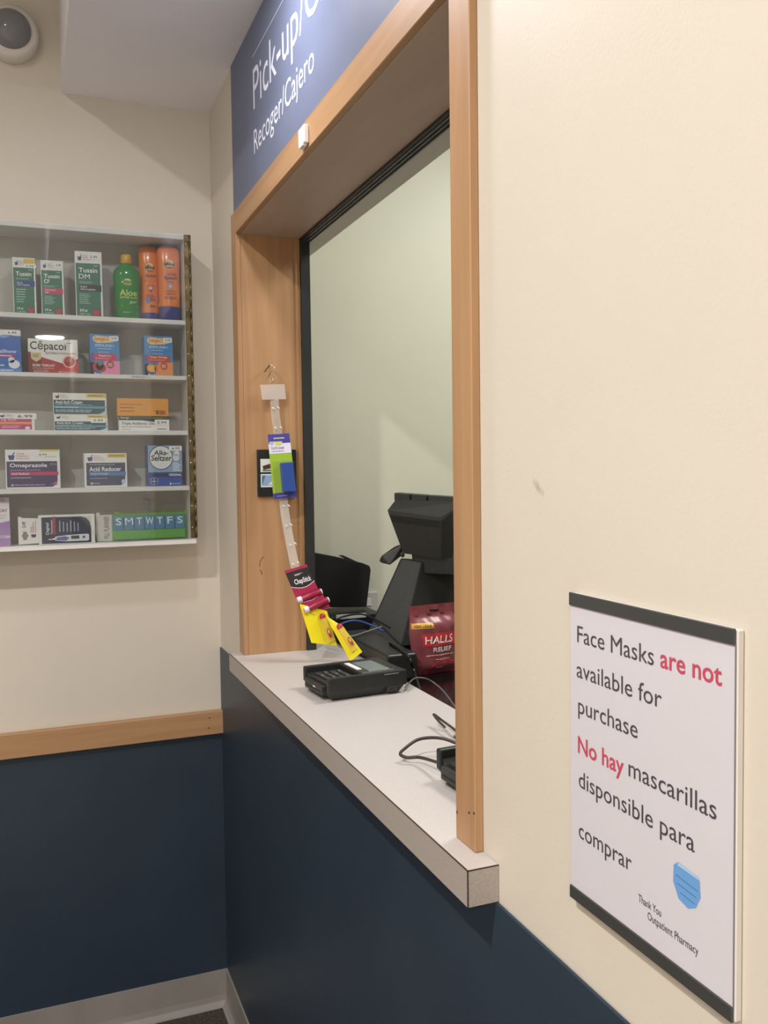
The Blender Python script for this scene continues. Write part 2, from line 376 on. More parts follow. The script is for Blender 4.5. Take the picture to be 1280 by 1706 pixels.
# counter
ct = thing('service_counter', 'pale grey laminate counter ledge under the maple window', 'counter', (0, -.95, ZB))
def cpart(mb, name): o = mb.build(name, ct); o.matrix_parent_inverse = Matrix.Translation((0, .95, -ZB)); return o
KX, KY0, KY1 = -.0394, -1.615, -.309
top = MB()
top.prism([(KX, KY1, ZB+.0005), (KX, KY0, ZB+.0005), (-.0005, KY0, ZB+.0005), (-.0005, OY0, ZB+.0005), (.245, OY0, ZB+.0005), (.245, OY1, ZB+.0005), (-.0005, OY1, ZB+.0005), (-.0005, KY1, ZB+.0005)], (0, 0, ZC-ZB-.0005), M_lam)
top.box((.17, OY1, ZB+.001), (.245, YW-.001, ZC), M_lam)
cpart(top, 'countertop')
cpart(MB().box((KX-.0012, KY0, ZB+.001), (KX, KY1, ZC-.0012), M_lamedge), 'edge_band')
cpart(MB().box((KX, KY0-.0012, ZB+.001), (-.0005, KY0, ZC-.0012), M_lamedge), 'edge_band')
cpart(MB().box((KX-.0013, KY0-.0013, ZC-.0012), (KX+.0001, KY1, ZC+.00005), M_seam), 'seam')
cpart(MB().box((KX, KY0-.0013, ZC-.0012), (-.0005, KY0+.0001, ZC+.00005), M_seam), 'seam')
cpart(MB().box((KX-.0013, KY0-.0013, ZB+.001), (KX+.0001, KY0+.0001, ZC), M_seam), 'seam')

# ------------------------------------------------------------------ overhead sign panel
SGY0, SGY1, SGZ0, SGZ1 = OY0-CW, -.301, OZ+CW+.0035, SOF_Z-.001
sp = thing('overhead_sign', 'blue grey sign panel over the window with white two language lettering', 'sign', (0, (SGY0+SGY1)/2, SGZ0))
M_sign = noise_mat('sign_blue', '#6c7288', '#70768c', 6, 0.55, spec=0.22)
o = MB().box((-.004, SGY0, SGZ0), (0, SGY1, SGZ1), M_sign, .0006, 1).build('panel', sp); INV = Matrix.Translation((0, -(SGY0+SGY1)/2, -SGZ0)); o.matrix_parent_inverse = INV
pr = Print(lambda a, b: (-.004, -a, b), (-1, 0, 0), .0003)
g = text_geo('Pick'); g2 = text_geo('Pick-up/Cashier'); g9 = text_geo('Pick-up/C'); sx = (-PX(-.004, 531, 20).y-.529)/(g9[3]-g9[2])
pr.text('Pick-up/Cashier', .529, 2.326-.087*.29, .529+(g2[3]-g2[2])*sx, 2.326+.0905, '#e8e8f2', 2)
pr.text('Recoger/Cajero', .527, 2.2335-.0155, .977, 2.2335+.052, '#e8e8f2', 2)
pr.rect(.527, 2.4432, 1.55, 2.4455, '#d5d5e2', 2)
o = pr.build(sp, 'lettering'); o.matrix_parent_inverse = INV
# small white clip on head casing
q0 = PX(-PC, 507, 206); q1 = PX(-PC, 514, 232)
c = thing('magnet_sensor', 'small white plastic sensor stuck on the head casing', 'sensor', (-PC, (q0.y+q1.y)/2, OZ+.012))
hw = abs(q0.y-q1.y)/2+.006
MB().box((-.010, -hw, -.004), (-.0006, hw, .028), mat('white_plastic', '#f0eeee', .4), .002).build('body', c)
MB().box((-.011, -hw*.6, -.0075), (-.002, hw*.6, -.0035), mat('white_plastic', '#f0eeee', .4), .001).build('tab', c)

# ------------------------------------------------------------------ mask notice
NY0, NY1, NZ0, NZ1 = -1.7743, -1.9925, 1.1149, 1.4152
nt = thing('notice_board', 'white framed face mask notice with black bars on the cream wall', 'sign', (0, NY0, NZ0)); INV2 = Matrix.Translation((0, -NY0, -NZ0))
def npart(o): o.parent = nt; o.matrix_parent_inverse = INV2; return o
M_paper = mat('paper', '#d3ced4', .35); M_board = mat('foam_board', '#dcd6cf', .5); M_bar = mat('charcoal_bar', '#3d3d3c', .4)
npart(MB().box((-.0065, NY1-.0008, NZ0+.001), (-.0003, NY0, NZ1-.001), M_board, .0008, 1).build('backing_board'))
npart(MB().box((-.0074, NY1+.001, NZ0+.0085), (-.0066, NY0-.0005, NZ1-.0085), M_paper).build('paper_sheet'))
npart(MB().box((-.0076, NY1+.0003, NZ0+.012), (-.0064, NY1+.0011, NZ1-.012), mat('sleeve_edge', '#857a84', .4)).build('sleeve_edge'))
for z0, z1 in ((NZ0, NZ0+.0125), (NZ1-.0125, NZ1)):
    npart(MB().box((-.009, NY1+.0005, z0), (-.0066, NY0, z1), M_bar, .0006, 1).build('bar'))
pr = Print(lambda a, b: (-.0074, a, b), (-1, 0, 0), .00015)
# text lines: (string, left pixel, right pixel of the baseline, colour, bold)
CAP = text_geo('H'); CAPH = CAP[5]-CAP[4]
def line(s, uv0, uv1, col, bold=0.0, cap=.0158):
    p0, p1 = PX(-.0074, *uv0), PX(-.0074, *uv1); zb = (p0.z+p1.z)/2; g = text_geo(s, bold)
    k = cap/CAPH; pr = Print(lambda a, b: (-.0074, a, b), (-1, 0, 0), .00015); pr.text(s, p0.y, zb+g[4]*k, p1.y, zb+g[5]*k, col, 2, bold); npart(pr.build(nt, 'lettering'))
DK, RD = '#4a464a', '#c04a62'
line('Face Masks', (962.4, 1071.5), (1090, 1106.5), DK)
line('are not', (1100.7, 1111), (1203.5, 1143), RD, .014)
line('available for', (961.5, 1129.7), (1103, 1177.4), DK)
line('purchase', (964, 1190), (1063, 1228), DK)
line('No hay', (963.7, 1254), (1040, 1291), RD, .014)
line('mascarillas', (1048, 1293), (1194.5, 1366), DK)
line('disponsible para', (965, 1312), (1158, 1418.5), DK)
line('comprar', (965, 1399.6), (1053, 1447), DK)
line('Thank You', (1064.4, 1503), (1102, 1526), DK, 0, .0068)
line('Outpatient Pharmacy', (1079.7, 1533), (1164, 1590), DK, 0, .0068)
pr = Print(lambda a, b: PX(-.0074, a, b), (-1, 0, 0), .00015)
pr.poly([(1123, 1440), (1131, 1436), (1166, 1463), (1168, 1496), (1160, 1513), (1147, 1514), (1131, 1497), (1122, 1468)], '#6c9fd4', 1)
pr.poly([(1131, 1436), (1166, 1463), (1167, 1468), (1129, 1441)], '#a9c6e6', 2)
for (a, b), (c_, d) in (((1127, 1456), (1163, 1484)), ((1129, 1470), (1161, 1495)), ((1134, 1486), (1158, 1505))):
    pr.poly([(a, b), (c_, d), (c_, d+2), (a, b+2)], '#4f83bd', 2)
npart(pr.build(nt, 'mask_picture'))

# ------------------------------------------------------------------ dome camera
dc = PY(-.05, 12, 44); dc = Vector((-.5, 0, 2.64))
dm = thing('dome_camera', 'white dome security camera on the cream wall above the cabinet', 'camera', (dc.x, 0, dc.z))
MB().lathe([(.001, 0), (.066, 0), (.0665, .004), (.066, .03), (.062, .042), (.054, .047), (.046, .047)], mat('camera_white', '#d9d5cf', .45), 40, axis=1).build('housing', dm)
prof = [(.0485*math.cos(a), .046+.036*math.sin(a)) for a in [i*math.pi/20 for i in range(10)]]+[(.001, .082)]
MB().lathe(prof, mat('smoked_dome', '#7b7d80', .12), 40, axis=1).build('dome', dm)
MB().box((.05, -.0385, -.008), (.0575, -.036, .008), mat('grey_print', '#7a7875', .5), .0005, 1).build('badge', dm)

# ------------------------------------------------------------------ display cabinet
CY = -.12; CXL, CXR = -.98, -.0985
SH = [(1.9285, 1.9167), (1.7835, 1.7728), (1.6407, 1.629), (1.4953, 1.4835), (1.353, 1.3412)]
cab = thing('display_cabinet', 'white wall display cabinet with acrylic door and medicine shelves', 'cabinet', (-.53, 0, SH[4][1]))
INV3 = Matrix.Translation((.53, 0, -SH[4][1]))
def kpart(o, par=None): o.parent = par or cab; o.matrix_parent_inverse = INV3 if not par else Matrix.Identity(4); return o
kpart(MB().box((CXL, -.006, 1.345), (CXR, -.0005, 2.149), M_cabback).build('back_panel'))
kpart(MB().box((CXL-.016, CY, 2.137), (CXR+.0165, -.0005, 2.151), M_cab, .001, 1).build('top_panel'))
kpart(MB().box((CXL-.016, CY, SH[4][1]), (CXR+.0165, -.0005, SH[4][0]), M_cab, .001, 1).build('bottom_panel'))
kpart(MB().box((CXR, CY, 1.353), (CXR+.016, -.0005, 2.137), M_cab, .0008, 1).build('side_panel'))
kpart(MB().box((CXL-.016, CY, 1.353), (CXL, -.0005, 2.137), M_cab, .0008, 1).build('side_panel'))
for i, (a, b) in enumerate(SH[:4]):
    s_ = kpart(MB().box((CXL, CY, b), (CXR, -.006, a), M_cab, .0008, 1).build('shelf'))
    if i == 1:
        p0, p1 = PY(CY, 220, 629), PY(CY, 251, 629)
        pr = Print(lambda x, z: (x, CY-.0002, z), (0, -1, 0)); pr.text('EMERGEN-C', p0.x, 1.7757, p1.x, 1.7805, '#55514f', 2, .02)
        o = pr.build(cab, 'shelf_label'); o.matrix_parent_inverse = INV3
door = kpart(MB().box((CXL-.016, CY-.0062, 1.356), (CXR-.001, CY-.0022, 2.149), M_pane).build('door_pane'))
door['label'] = 'clear acrylic door'
# piano hinge: two leaves, knuckles and screws
h = MB().box((CXR+.0005, CY-.0025, 1.357), (CXR+.0165, CY-.0005, 2.15), M_brass); hg = kpart(h.build('hinge')); hg['label'] = 'tarnished brass piano hinge'
kn = MB(); nk = 26
for i in range(nk):
    z0 = 1.357+i*(.793/nk); kn.lathe([(.001, z0+.0008), (.003, z0+.0008), (.003, z0+.793/nk-.0008), (.001, z0+.793/nk-.0008)], M_brass, 8, c=(CXR+.0155, CY-.0035, 0))
kpart(kn.build('hinge_knuckles'))
for i in range(14):
    z = 1.385+i*.057
    kpart(MB().lathe([(.0026, 0), (.0022, .0012), (.0005, .0016)], M_metal, 10, c=(CXR+.006, CY-.0025, z), axis=1).build('screw'))

# ------------------------------------------------------------------ products
GRP = 'medicines in the display cabinet'
def shelf_pos(pl, pr_, yf): return PY(yf, (pl+pr_)/2, 700)
def product(name, label, cat, pxl, pxr, pyt, shelf, depth, side='#e9e6e4', yf=-.095, rz=0, base=None, wpx=None, back=None):
    """carton whose front spans pixels pxl..pxr, top at pyt, standing on a shelf"""
    z0 = (SH[shelf-1][0] if base is None else base)+.0002
    a, b, t = PY(yf, pxl, pyt), PY(yf, pxr, pyt), PY(yf, (pxl+pxr)/2, pyt)
    W = abs(b.x-a.x)/math.cos(rz); H = t.z-z0
    e = thing(name, label, cat, ((a.x+b.x)/2, yf, z0), rz, GRP)
    MB().box((-W/2, 0, 0), (W/2, depth, H), ink(side), .0006, 1).build('carton', e)
    pr = Print(lambda s, t_: (-W/2+s*W, -.0001, t_*H), (0, -1, 0))
    return e, pr, W, H
def sticker(e, W, H, s0, t0, s1, t1, txt, y=-.0012, col='#efece8'):
    mb = Print(lambda s, t_: (-W/2+s*W, y, t_*H), (0, -1, 0)); mb.rect(s0, t0, s1, t1, col, 1)
    mb.text(txt, s0+(s1-s0)*.18, t0+(t1-t0)*.25, s1-(s1-s0)*.18, t0+(t1-t0)*.75, '#3a3a40', 3, .012); mb.build(e, 'price_sticker')
def logo(pr, s0, t0, s1, t1, col='#3a3f70'):
    """mortar and pestle mark with three red words"""
    w_ = (s1-s0); h_ = t1-t0; m = s0+w_*.3
    pr.poly([(s0, t0+h_*.62), (m, t0+h_*.62), (m-w_*.05, t0), (s0+w_*.05, t0)], col, 2)
    pr.poly([(s0+w_*.18, t0+h_*.62), (s0+w_*.23, t0+h_*.62), (s0+w_*.31, t0+h_), (s0+w_*.25, t0+h_)], col, 2)
    for i, (wd, l_) in enumerate((('Good', .3), ('Neighbor', .5), ('Pharmacy', .54))):
        pr.text(wd, m+w_*.07, t1-h_*(.3+i*.34), m+w_*.07+w_*l_*1.05, t1-h_*(.04+i*.34), '#c0434f', 2)
G_, GD = '#2f6e57', '#27614b'

# three green cough syrup cartons
def tussin(lbl, l, r, t, lines, bandcol, bandtxt, vol, ml, price, yellow, rz):
    e, p, W, H = product('cough_syrup_box', lbl, 'medicine box', l, r, t, 1, .05, '#e6e3e0', rz=rz)
    hb = .82 if len(lines) == 1 or True else .8
    p.rect(.03, .01, .93, hb, G_, 1); logo(p, .1, .86, .62, .95)
    y = hb-.07
    p.greek(.7, hb-.045, .9, hb-.025, 1, '#bfd6cc')
    for i, s in enumerate(lines):
        hh = .075 if len(lines) == 1 else .07
        wd = .68 if len(s) > 3 else (.4 if s == 'DM' else .24)
        p.text(s, .14, y-hh-i*.095, .14+wd, y-i*.095, '#f0f2ee', 3, .012)
    y -= .095*len(lines)+.01
    p.greek(.14, y-.04, .75, y, 2, '#9fc3b3', fill=.35); y -= .055
    if bandtxt[0] == 'M': y -= .06
    p.rect(.14, y-.1, .96, y, bandcol, 2)
    p.text(bandtxt[0], .18, y-.05, .18+.035*len(bandtxt[0]), y-.015, '#e9ecf0', 3, .01)
    p.text(bandtxt[1], .18, y-.09, .18+.035*len(bandtxt[1]), y-.055, '#e9ecf0', 3, .01) if bandtxt[1] else None
    y -= .13
    p.greek(.14, .2, .6, y, 6, '#a7c9ba', fill=.35)
    p.text(vol, .14, .085, .42, .125, '#f0f2ee', 3, .02); p.text(ml, .14, .03, .52, .065, '#d4e2da', 3)
    p.rect(.6, .02, .92, .13, '#3f4a44', 2); p.poly([(.65, .03), (.86, .03), (.9, .12), (.61, .12)], '#b03a4c', 3)
    if yellow: p.rect(.5, .9, .97, .98, '#e3bb45', 2)
    p.build(e); sticker(e, W, H, *price)
    return e
tussin('short green cough syrup carton with a dark blue band and yellow corner', 20, 58, 429, ['Tussin'], '#2b3f8f', ('Mucus &', 'Chest Congestion'), '4 fl oz', '(118 mL)', (.5, .82, 1.04, .88, '5.99'), True, -.06)
tussin('short green cough syrup carton with a pink band', 67, 105, 434, ['Tussin', 'CF'], '#c93a66', ('Multi-Symptom', 'Cold'), '4 fl oz', '(118 mL)', (.62, .88, .96, .96, '6.49'), False, -.06)
tussin('tall green cough syrup carton with a black band', 124, 169, 419, ['Tussin', 'DM'], '#23292a', ('Cough &', 'Chest Congestion'), '8 fl oz', '(237 mL)', (.5, .88, .9, .96, '5.99'), False, -.06)

def sections(secs, n=32, pw=2.4):
    rings = []
    for z, a, b in secs:
        ring = []
        for j in range(n):
            th = 2*math.pi*j/n; c_, s_ = math.cos(th), math.sin(th)
            ring.append((a*math.copysign(abs(c_)**(2/pw), c_), b*math.copysign(abs(s_)**(2/pw), s_), z))
        rings.append(ring)
    return rings
def front_map(secs, pw=2.4):
    def f(x, z):
        for (z0, a0, b0), (z1, a1, b1) in zip(secs, secs[1:]):
            if z0 <= z <= z1:
                k = (z-z0)/(z1-z0+1e-9); a = a0+(a1-a0)*k; b = b0+(b1-b0)*k; break
        else: a, b = secs[-1][1:]
        r = max(0, 1-abs(min(1, abs(x)/a))**pw)**(1/pw); return (x, -b*r-.0002, z)
    return f
# aloe gel bottle
z0 = SH[0][0]+.0002
pa, pb, ptp = PY(-.085, 188, 422), PY(-.085, 233, 422), PY(-.085, 208, 423)
W = abs(pb.x-pa.x); H = ptp.z-z0; hb = W/2
e = thing('aloe_gel_bottle', 'clear green aloe gel bottle with a gold screw cap', 'bottle', ((pa.x+pb.x)/2, -.072, z0), 0, GRP)
secs = [(0, hb*.8, .019), (.004, hb*.9, .022), (.05*H/.16, hb*.93, .023), (H*.5, hb*.96, .023), (H*.66, hb, .023), (H*.74, hb*.97, .022), (H*.80, hb*.75, .018), (H*.84, hb*.42, .0115), (H*.87, hb*.4, .0115)]
gm = mat('green_gel', '#3a9a52', .12, coat=.5); gb = gm.node_tree.nodes['Principled BSDF']; gb.inputs['Transmission Weight'].default_value = .25; gb.inputs['IOR'].default_value = 1.3
MB().loft(sections(secs), gm).build('bottle_body', e)
MB().lathe([(hb*.4, H*.865), (hb*.41, H*.87), (hb*.41, H*.985), (hb*.36, H), (.001, H)], mat('gold_cap', '#d9a532', .3), 28, sx=1, sy=1).build('cap', e)
fm = front_map(secs); pr = Print(lambda a, b: fm(-hb+a*2*hb, b*H), (0, -1, 0), .0002)
pr.text('Aloe', .2, .355, .84, .45, '#d8e07a', 2, .01); pr.text('AFTER SUN', .2, .315, .84, .345, '#d8e07a', 2, .01); pr.text('gel', .55, .235, .82, .29, '#d8f0c0', 2, .0, .25)
pr.disc(.5, .56, .17, .06, '#7d8f4a', 1); pr.disc(.5, .585, .13, .03, '#e1d9a0', 2, a1=math.pi); pr.rect(.3, .52, .7, .55, '#2d5a2e', 2); pr.greek(.35, .525, .66, .545, 1, '#d9d59a', 3)
pr.rect(.25, .195, .85, .215, '#c8c85c', 2); pr.greek(.3, .1, .65, .115, 1, '#bfe0b0')
pr.build(e)
# two sunscreen bottles standing on their caps
def sunscreen(lbl, l, r, t, yf, kind):
    a_, b_2, t_ = PY(yf, l, t), PY(yf, r, t), PY(yf, (l+r)/2, t)
    W = abs(b_2.x-a_.x); H = t_.z-z0; hb = W/2
    e = thing('sunscreen_bottle', lbl, 'bottle', ((a_.x+b_2.x)/2, yf+.02, z0), 0, GRP)
    k = .125 if kind == 0 else .2
    cp = [(0, hb*.84, .017), (.003, hb*.88, .0185), (H*k, hb*.9, .019)]
    bd = [(H*k, hb*.9, .0188), (H*.35, hb*.92, .02), (H*.55, hb*.92, .0205), (H*.75, hb*.98, .021), (H*.9, hb*.99, .0195), (H*.955, hb*.93, .016), (H*.985, hb*.75, .010), (H, hb*.45, .004)]
    MB().loft(sections(cp), mat('navy_cap', '#2d3d86', .3)).build('cap', e)
    MB().loft(sections(bd), mat('orange_bottle', '#ec8038', .25, coat=.3)).build('bottle_body', e)
    fm = front_map(bd); pr = Print(lambda a, b: fm(-hb+a*2*hb, b*H), (0, -1, 0), .0002)
    yb = .71 if kind == 0 else .75
    pr.disc(.5, yb, .22, .055, '#3c4a40', 1); pr.disc(.5, yb+.008, .18, .05, '#e8c988', 2, a1=math.pi); pr.text('BANANA', .3, yb-.018, .7, yb+.01, '#3c4a40', 4, .02); pr.text('BOAT', .34, yb-.042, .66, yb-.02, '#d7cfa0', 4, .02)
    if kind == 0:
        pr.text('Sport', .28, .575, .76, .62, '#39306f', 2, .03, .1); pr.rect(.27, .52, .78, .545, '#3c4a9a', 1); pr.rect(.3, .5, .76, .515, '#e7c9c0', 1)
        pr.poly([(.52, .375), (.36, .44), (.38, .475), (.46, .48), (.52, .462), (.58, .48), (.66, .475), (.68, .44)], '#b04355', 1); pr.text('60', .41, .425, .6, .462, '#f4e8e4', 3, .02)
        pr.greek(.28, .27, .8, .36, 5, '#6c3b58', 2); pr.rect(.28, .24, .45, .32, '#5e82b8', 3); pr.greek(.45, .19, .8, .225, 2, '#5b2e34', 2)
    else:
        pr.text('ULTRA', .38, .60, .8, .635, '#47384c', 2, .02); pr.text('Sport', .26, .535, .82, .595, '#3b3050', 2, .03, .1); pr.greek(.3, .51, .78, .525, 1, '#7a4336')
        pr.disc(.52, .46, .09, .035, '#7fa0c4', 1); pr.text('50', .46, .445, .58, .475, '#eef2f6', 3, .02)
        pr.text('CLINICALLY', .28, .385, .8, .41, '#5a2a26', 2); pr.text('PROVEN', .35, .345, .75, .37, '#5a2a26', 2, .02); pr.greek(.28, .29, .82, .33, 3, '#6d372b', 2)
        pr.poly([(.03, .245)]+[(i/10, .215-.035*math.sin(math.pi*i/10)) for i in range(1, 10)]+[(.97, .245), (.97, .2)]+[(i/10, .2-.05*math.sin(math.pi*i/10)+.0) for i in range(9, 0, -1)]+[(.03, .2)], '#f0a84a', 1)
    pr.build(e)
sunscreen('slim orange sunscreen bottle with a red heart, behind the aloe gel', 231, 266, 408, -.066, 0)
sunscreen('wide orange sunscreen bottle with a tall navy cap', 262, 301, 408, -.09, 1)

# shelf 2
e, p, W, H = product('effervescent_box', 'blue effervescent tablet carton with white tablets, cut by the frame', 'medicine box', -22, 34, 549, 2, .05, '#3d66b4')
p.rect(0, 0, 1, .86, '#3b67b8', 1); p.poly([(0, .86), (.3, .8), (.6, .84), (1, .86), (1, 1), (0, 1)], '#e6e4e6', 1); p.poly([(.2, .84), (.5, .8), (.85, .9), (.5, .88)], '#7fa4d6', 2)
p.text('aShow', .35, .46, .86, .54, '#dfe6f2', 3, .015); p.rect(.1, .36, .8, .43, '#b0366f', 2); p.greek(.3, .37, .75, .42, 1, '#efd5e2', 3)
p.disc(.78, .2, .17, .1, '#e3e6ee', 2); p.disc(.7, .3, .1, .07, '#d4dcea', 2); p.greek(.1, .14, .55, .2, 1, '#dfe6f2', 2); p.rect(0, 0, 1, .1, '#5f86c8', 2); p.greek(.1, .03, .95, .08, 1, '#dfe6f2', 3)
p.build(e); sticker(e, W, H, .55, .88, .95, .99, '6.49')
e, p, W, H = product('throat_lozenge_box', 'wide white and red throat lozenge carton with a red ball picture', 'medicine box', 46, 129, 565, 2, .05, '#e9e5e3')
p.poly([(0, 0), (1, 0), (1, .45), (.7, .3), (.35, .44), (.2, .5), (.1, .6), (0, .62)], '#b03a40', 1); p.poly([(0, 0), (.33, 0), (.25, .42), (.1, .58), (0, .6)], '#7c2c33', 2); p.poly([(.55, 0), (1, 0), (1, .33), (.8, .3)], '#c9474a', 2)
p.text('Cēpacol', .04, .62, .76, .93, '#3c393c', 3, .012); p.text('EXTRA', .35, .565, .58, .62, '#5a4a4c', 3, .012); p.text('STRENGTH', .59, .565, .96, .62, '#b4464c', 3, .004)
p.poly([(.05, .6), (.26, .6), (.25, .42), (.155, .33), (.06, .42)], '#d9c39a', 3); p.greek(.09, .46, .23, .56, 3, '#8a744c', 4)
p.disc(.82, .36, .14, .18, '#e9a9a0', 3); p.disc(.82, .36, .105, .14, '#a02f35', 4); p.disc(.8, .4, .05, .06, '#c45a55', 5)
p.text('SORE THROAT', .08, .2, .53, .27, '#f3e2de', 4, .02); p.greek(.08, .13, .53, .17, 1, '#dba9a6', 4); p.greek(.1, .01, .42, .11, 3, '#dba9a6', 4); p.text('16 Lozenges', .6, .03, .97, .08, '#f3e2de', 4, .01)
p.build(e); sticker(e, W, H, .74, .84, .9, .94, '4.99')
def immune(lbl, l, r, t, kind):
    e, p, W, H = product('vitamin_drink_box', lbl, 'medicine box', l, r, t, 2, .05, '#3f7fb4')
    c1, c2, c3, nm = ('#c02f5e', '#e58ab4', '#b03040', 'Raspberry') if kind == 0 else ('#c0492f', '#e8935e', '#e89a3c', 'Super Orange')
    p.rect(0, .0, 1, 1, '#3b83bf', 1); p.rect(0, 0, .3, .3, '#3b4f94', 2); p.poly([(0, .5), (.15, .55), (.1, .0), (0, 0)], '#5a56a0', 2)
    p.poly([(.1, .92), (.2, .97), (.5, .95), (.9, .97), (.95, .85), (.7, .8), (.25, .78), (.12, .84)], '#e6c99c', 2); p.text('Emergen-C', .16, .81, .66, .94, '#d9822e', 3, .03, .15)
    p.text('IMMUNE+', .18, .69, .84, .755, '#d5e3f1', 3, .012); p.greek(.24, .63, .8, .66, 1, '#b8d2e8', 3); p.greek(.28, .55, .75, .57, 1, '#d8d0e8', 3)
    p.rect(.12, .35, .9, .52, c1, 3); p.text(nm, .3 if kind == 0 else .22, .44, .72 if kind == 0 else .8, .5, '#f4e4e4', 4, .01); p.greek(.18, .39, .85, .42, 1, '#e4aab4', 4)
    p.poly([(.36, 0), (1, 0), (1, .35), (.5, .35), (.4, .2)], c2, 3); p.disc(.68, .26, .13, .1, '#a83a4e' if kind == 0 else '#c0523c', 4); p.greek(.6, .21, .76, .3, 3, '#eecdd0', 5)
    if kind == 0:
        for a, b in ((.2, .2), (.32, .22), (.4, .17)): p.disc(a, b, .13, .1, '#a82c3c', 4)
        p.disc(.33, .27, .07, .04, '#6f8a44', 5)
    else:
        p.disc(.22, .2, .15, .1, '#e89a3c', 4); p.disc(.27, .18, .12, .08, '#f0b45c', 5); p.disc(.4, .2, .06, .1, '#d9782e', 5)
    p.greek(.12, .02, .36, .055, 1, '#c5cce8', 4); p.rect(.12, .02, .17, .06, '#e8e8f0', 4)
    p.build(e); sticker(e, W, H, .68, .85, .98, .96, '5.99' if kind else '9.99')
immune('blue vitamin drink carton with raspberry picture and pink corner', 149, 198, 557, 0)
immune('blue vitamin drink carton with orange fruit picture', 240, 287, 560, 1)

# shelf 3
e, p, W, H = product('pain_cream_box', 'low pink medicine carton with an orange stripe', 'medicine box', -35, 57, 688, 3, .03, '#ece6e6')
p.rect(.02, .06, .95, .68, '#bf3f7e', 1); p.rect(.02, .36, .95, .5, '#e69a58', 2); logo(p, .37, .76, .66, .93); p.text('ng Pain', .4, .54, .66, .66, '#f6e6ee', 3, .01); p.greek(.4, .12, .8, .3, 2, '#e8b5cf', 3); p.disc(.87, .15, .05, .09, '#f0dbe4', 3)
p.build(e); sticker(e, W, H, .62, .66, 1.04, .98, '6.99')
def itch(lbl, l, r, t, base, price):
    e, p, W, H = product('anti_itch_cream_box', lbl, 'medicine box', l, r, t, 3, .03, '#e9e6e2', base=base)
    f = .68 if not price else .58
    p.rect(.01, .03, .97, f, '#2f4a5e', 1); p.rect(.01, f*.42, .99, f*.58, '#5f9fae', 2); p.poly([(.85, .03), (1, .03), (1, .3), (.95, .14)], '#bcd9de', 3); logo(p, .04, .75, .3, .93)
    p.rect(.62, .8 if not price else .82, .99, .98, '#dcbc58', 2); p.greek(.66, .85, .95, .93, 1, '#6f5f2c', 3)
    p.text('Anti-Itch Cream', .04, f*.72, .54, f*.97, '#eef2f2', 3, .012); p.greek(.04, f*.62, .9, f*.7, 1, '#9fb8c4', 3); p.greek(.04, f*.45, .55, f*.55, 1, '#bfdfe6', 3); p.greek(.04, f*.14, .8, f*.36, 2, '#bccbd4', 3)
    p.build(e)
    if price: sticker(e, W, H, .68, .5, .96, .8, price)
    return H
hz = itch('lower anti itch cream carton with a price tag, under another', 90, 179, 691, None, '3.99')
itch('upper anti itch cream carton stacked on another, navy with teal stripe', 88, 177, 655, SH[2][0]+hz+.0004, None)
e, p, W, HL = product('antibiotic_ointment_box', 'white antibiotic ointment carton with dark green top stripe', 'medicine box', 198, 282, 693.5, 3, .032, '#eceae8')
p.rect(0, .78, 1, 1, '#3f4f4a', 1); p.poly([(0, .78), (.72, .78), (.72, .6), (.4, .74), (0, .76)], '#3f4f4a', 1); p.rect(0, .72, .72, .79, '#3f4f4a', 1); p.text('Perrigo', .04, .78, .2, .96, '#dfe4e0', 3, .012); p.greek(.68, .84, .95, .92, 1, '#8aa04a', 3)
p.text('Triple Antibiotic Oint.', .05, .36, .74, .6, '#47474c', 3, .012); p.greek(.05, .24, .76, .31, 1, '#77777a', 3); p.greek(.05, .07, .25, .13, 1, '#8a8a8c', 3); p.greek(.76, .08, .95, .17, 1, '#5a5a5c', 3)
p.build(e); sticker(e, W, HL, .7, .42, .99, .74, '3.99')
e, p, W, H = product('ointment_box', 'plain orange yellow carton stacked on the antibiotic ointment', 'medicine box', 195, 280, 664, 3, .032, '#e0963c', base=SH[2][0]+HL+.0004)
p.rect(0, .02, 1, 1, '#e39a3e', 1); p.greek(.05, .62, .5, .7, 1, '#9a5a26', 2); p.greek(.05, .42, .42, .52, 1, '#9a5a26', 2); p.greek(.05, .22, .4, .32, 1, '#9a5a26', 2); p.text('1', .76, .1, .8, .34, '#5a3a20', 2, .02); p.text('#', .73, .24, .755, .34, '#5a3a20', 2); p.rect(.81, .08, .95, .34, '#b9742e', 2); p.greek(.82, .1, .94, .32, 3, '#7a4a22', 3)
p.build(e)

# shelf 4
e, p, W, H = product('omeprazole_box', 'purple and white acid reducer carton with a magenta stripe', 'medicine box', 8, 99, 749, 4, .05, '#ebe7e7', rz=-.05)
p.poly([(.02, .04), (.85, .04), (.93, .1), (.95, .2), (.95, .7), (.02, .7)], '#3d3160', 1); logo(p, .05, .74, .47, .93, '#3c4690'); p.text('Omeprazole', .08, .52, .76, .65, '#f0eef4', 3, .014); p.text('14 ct', .82, .6, .93, .65, '#d9bf74', 3); p.greek(.08, .45, .74, .5, 1, '#8d84ab', 3)
p.rect(.08, .34, .97, .43, '#c02a60', 2); p.text('Acid Reducer', .1, .36, .44, .415, '#f4e0ea', 3, .012, .2); p.greek(.09, .26, .56, .3, 1, '#b8b0cc', 3); p.text('28', .09, .07, .14, .12, '#f0eef4', 3, .012); p.greek(.16, .07, .8, .12, 1, '#a49bbf', 3)
p.poly([(.8, .06), (.93, .2), (.94, .08), (.87, .1)], '#a85a78', 2); p.rect(.63, .95, .98, 1, '#dcc860', 2); p.greek(.72, .8, .96, .83, 1, '#999999', 2)
p.build(e); sticker(e, W, H, .58, .82, .8, .92, '8.99')
e, p, W, H = product('acid_reducer_box', 'navy and white acid reducer carton with a bright blue stripe', 'medicine box', 140, 211, 755, 4, .05, '#ebe7e7', rz=.02)
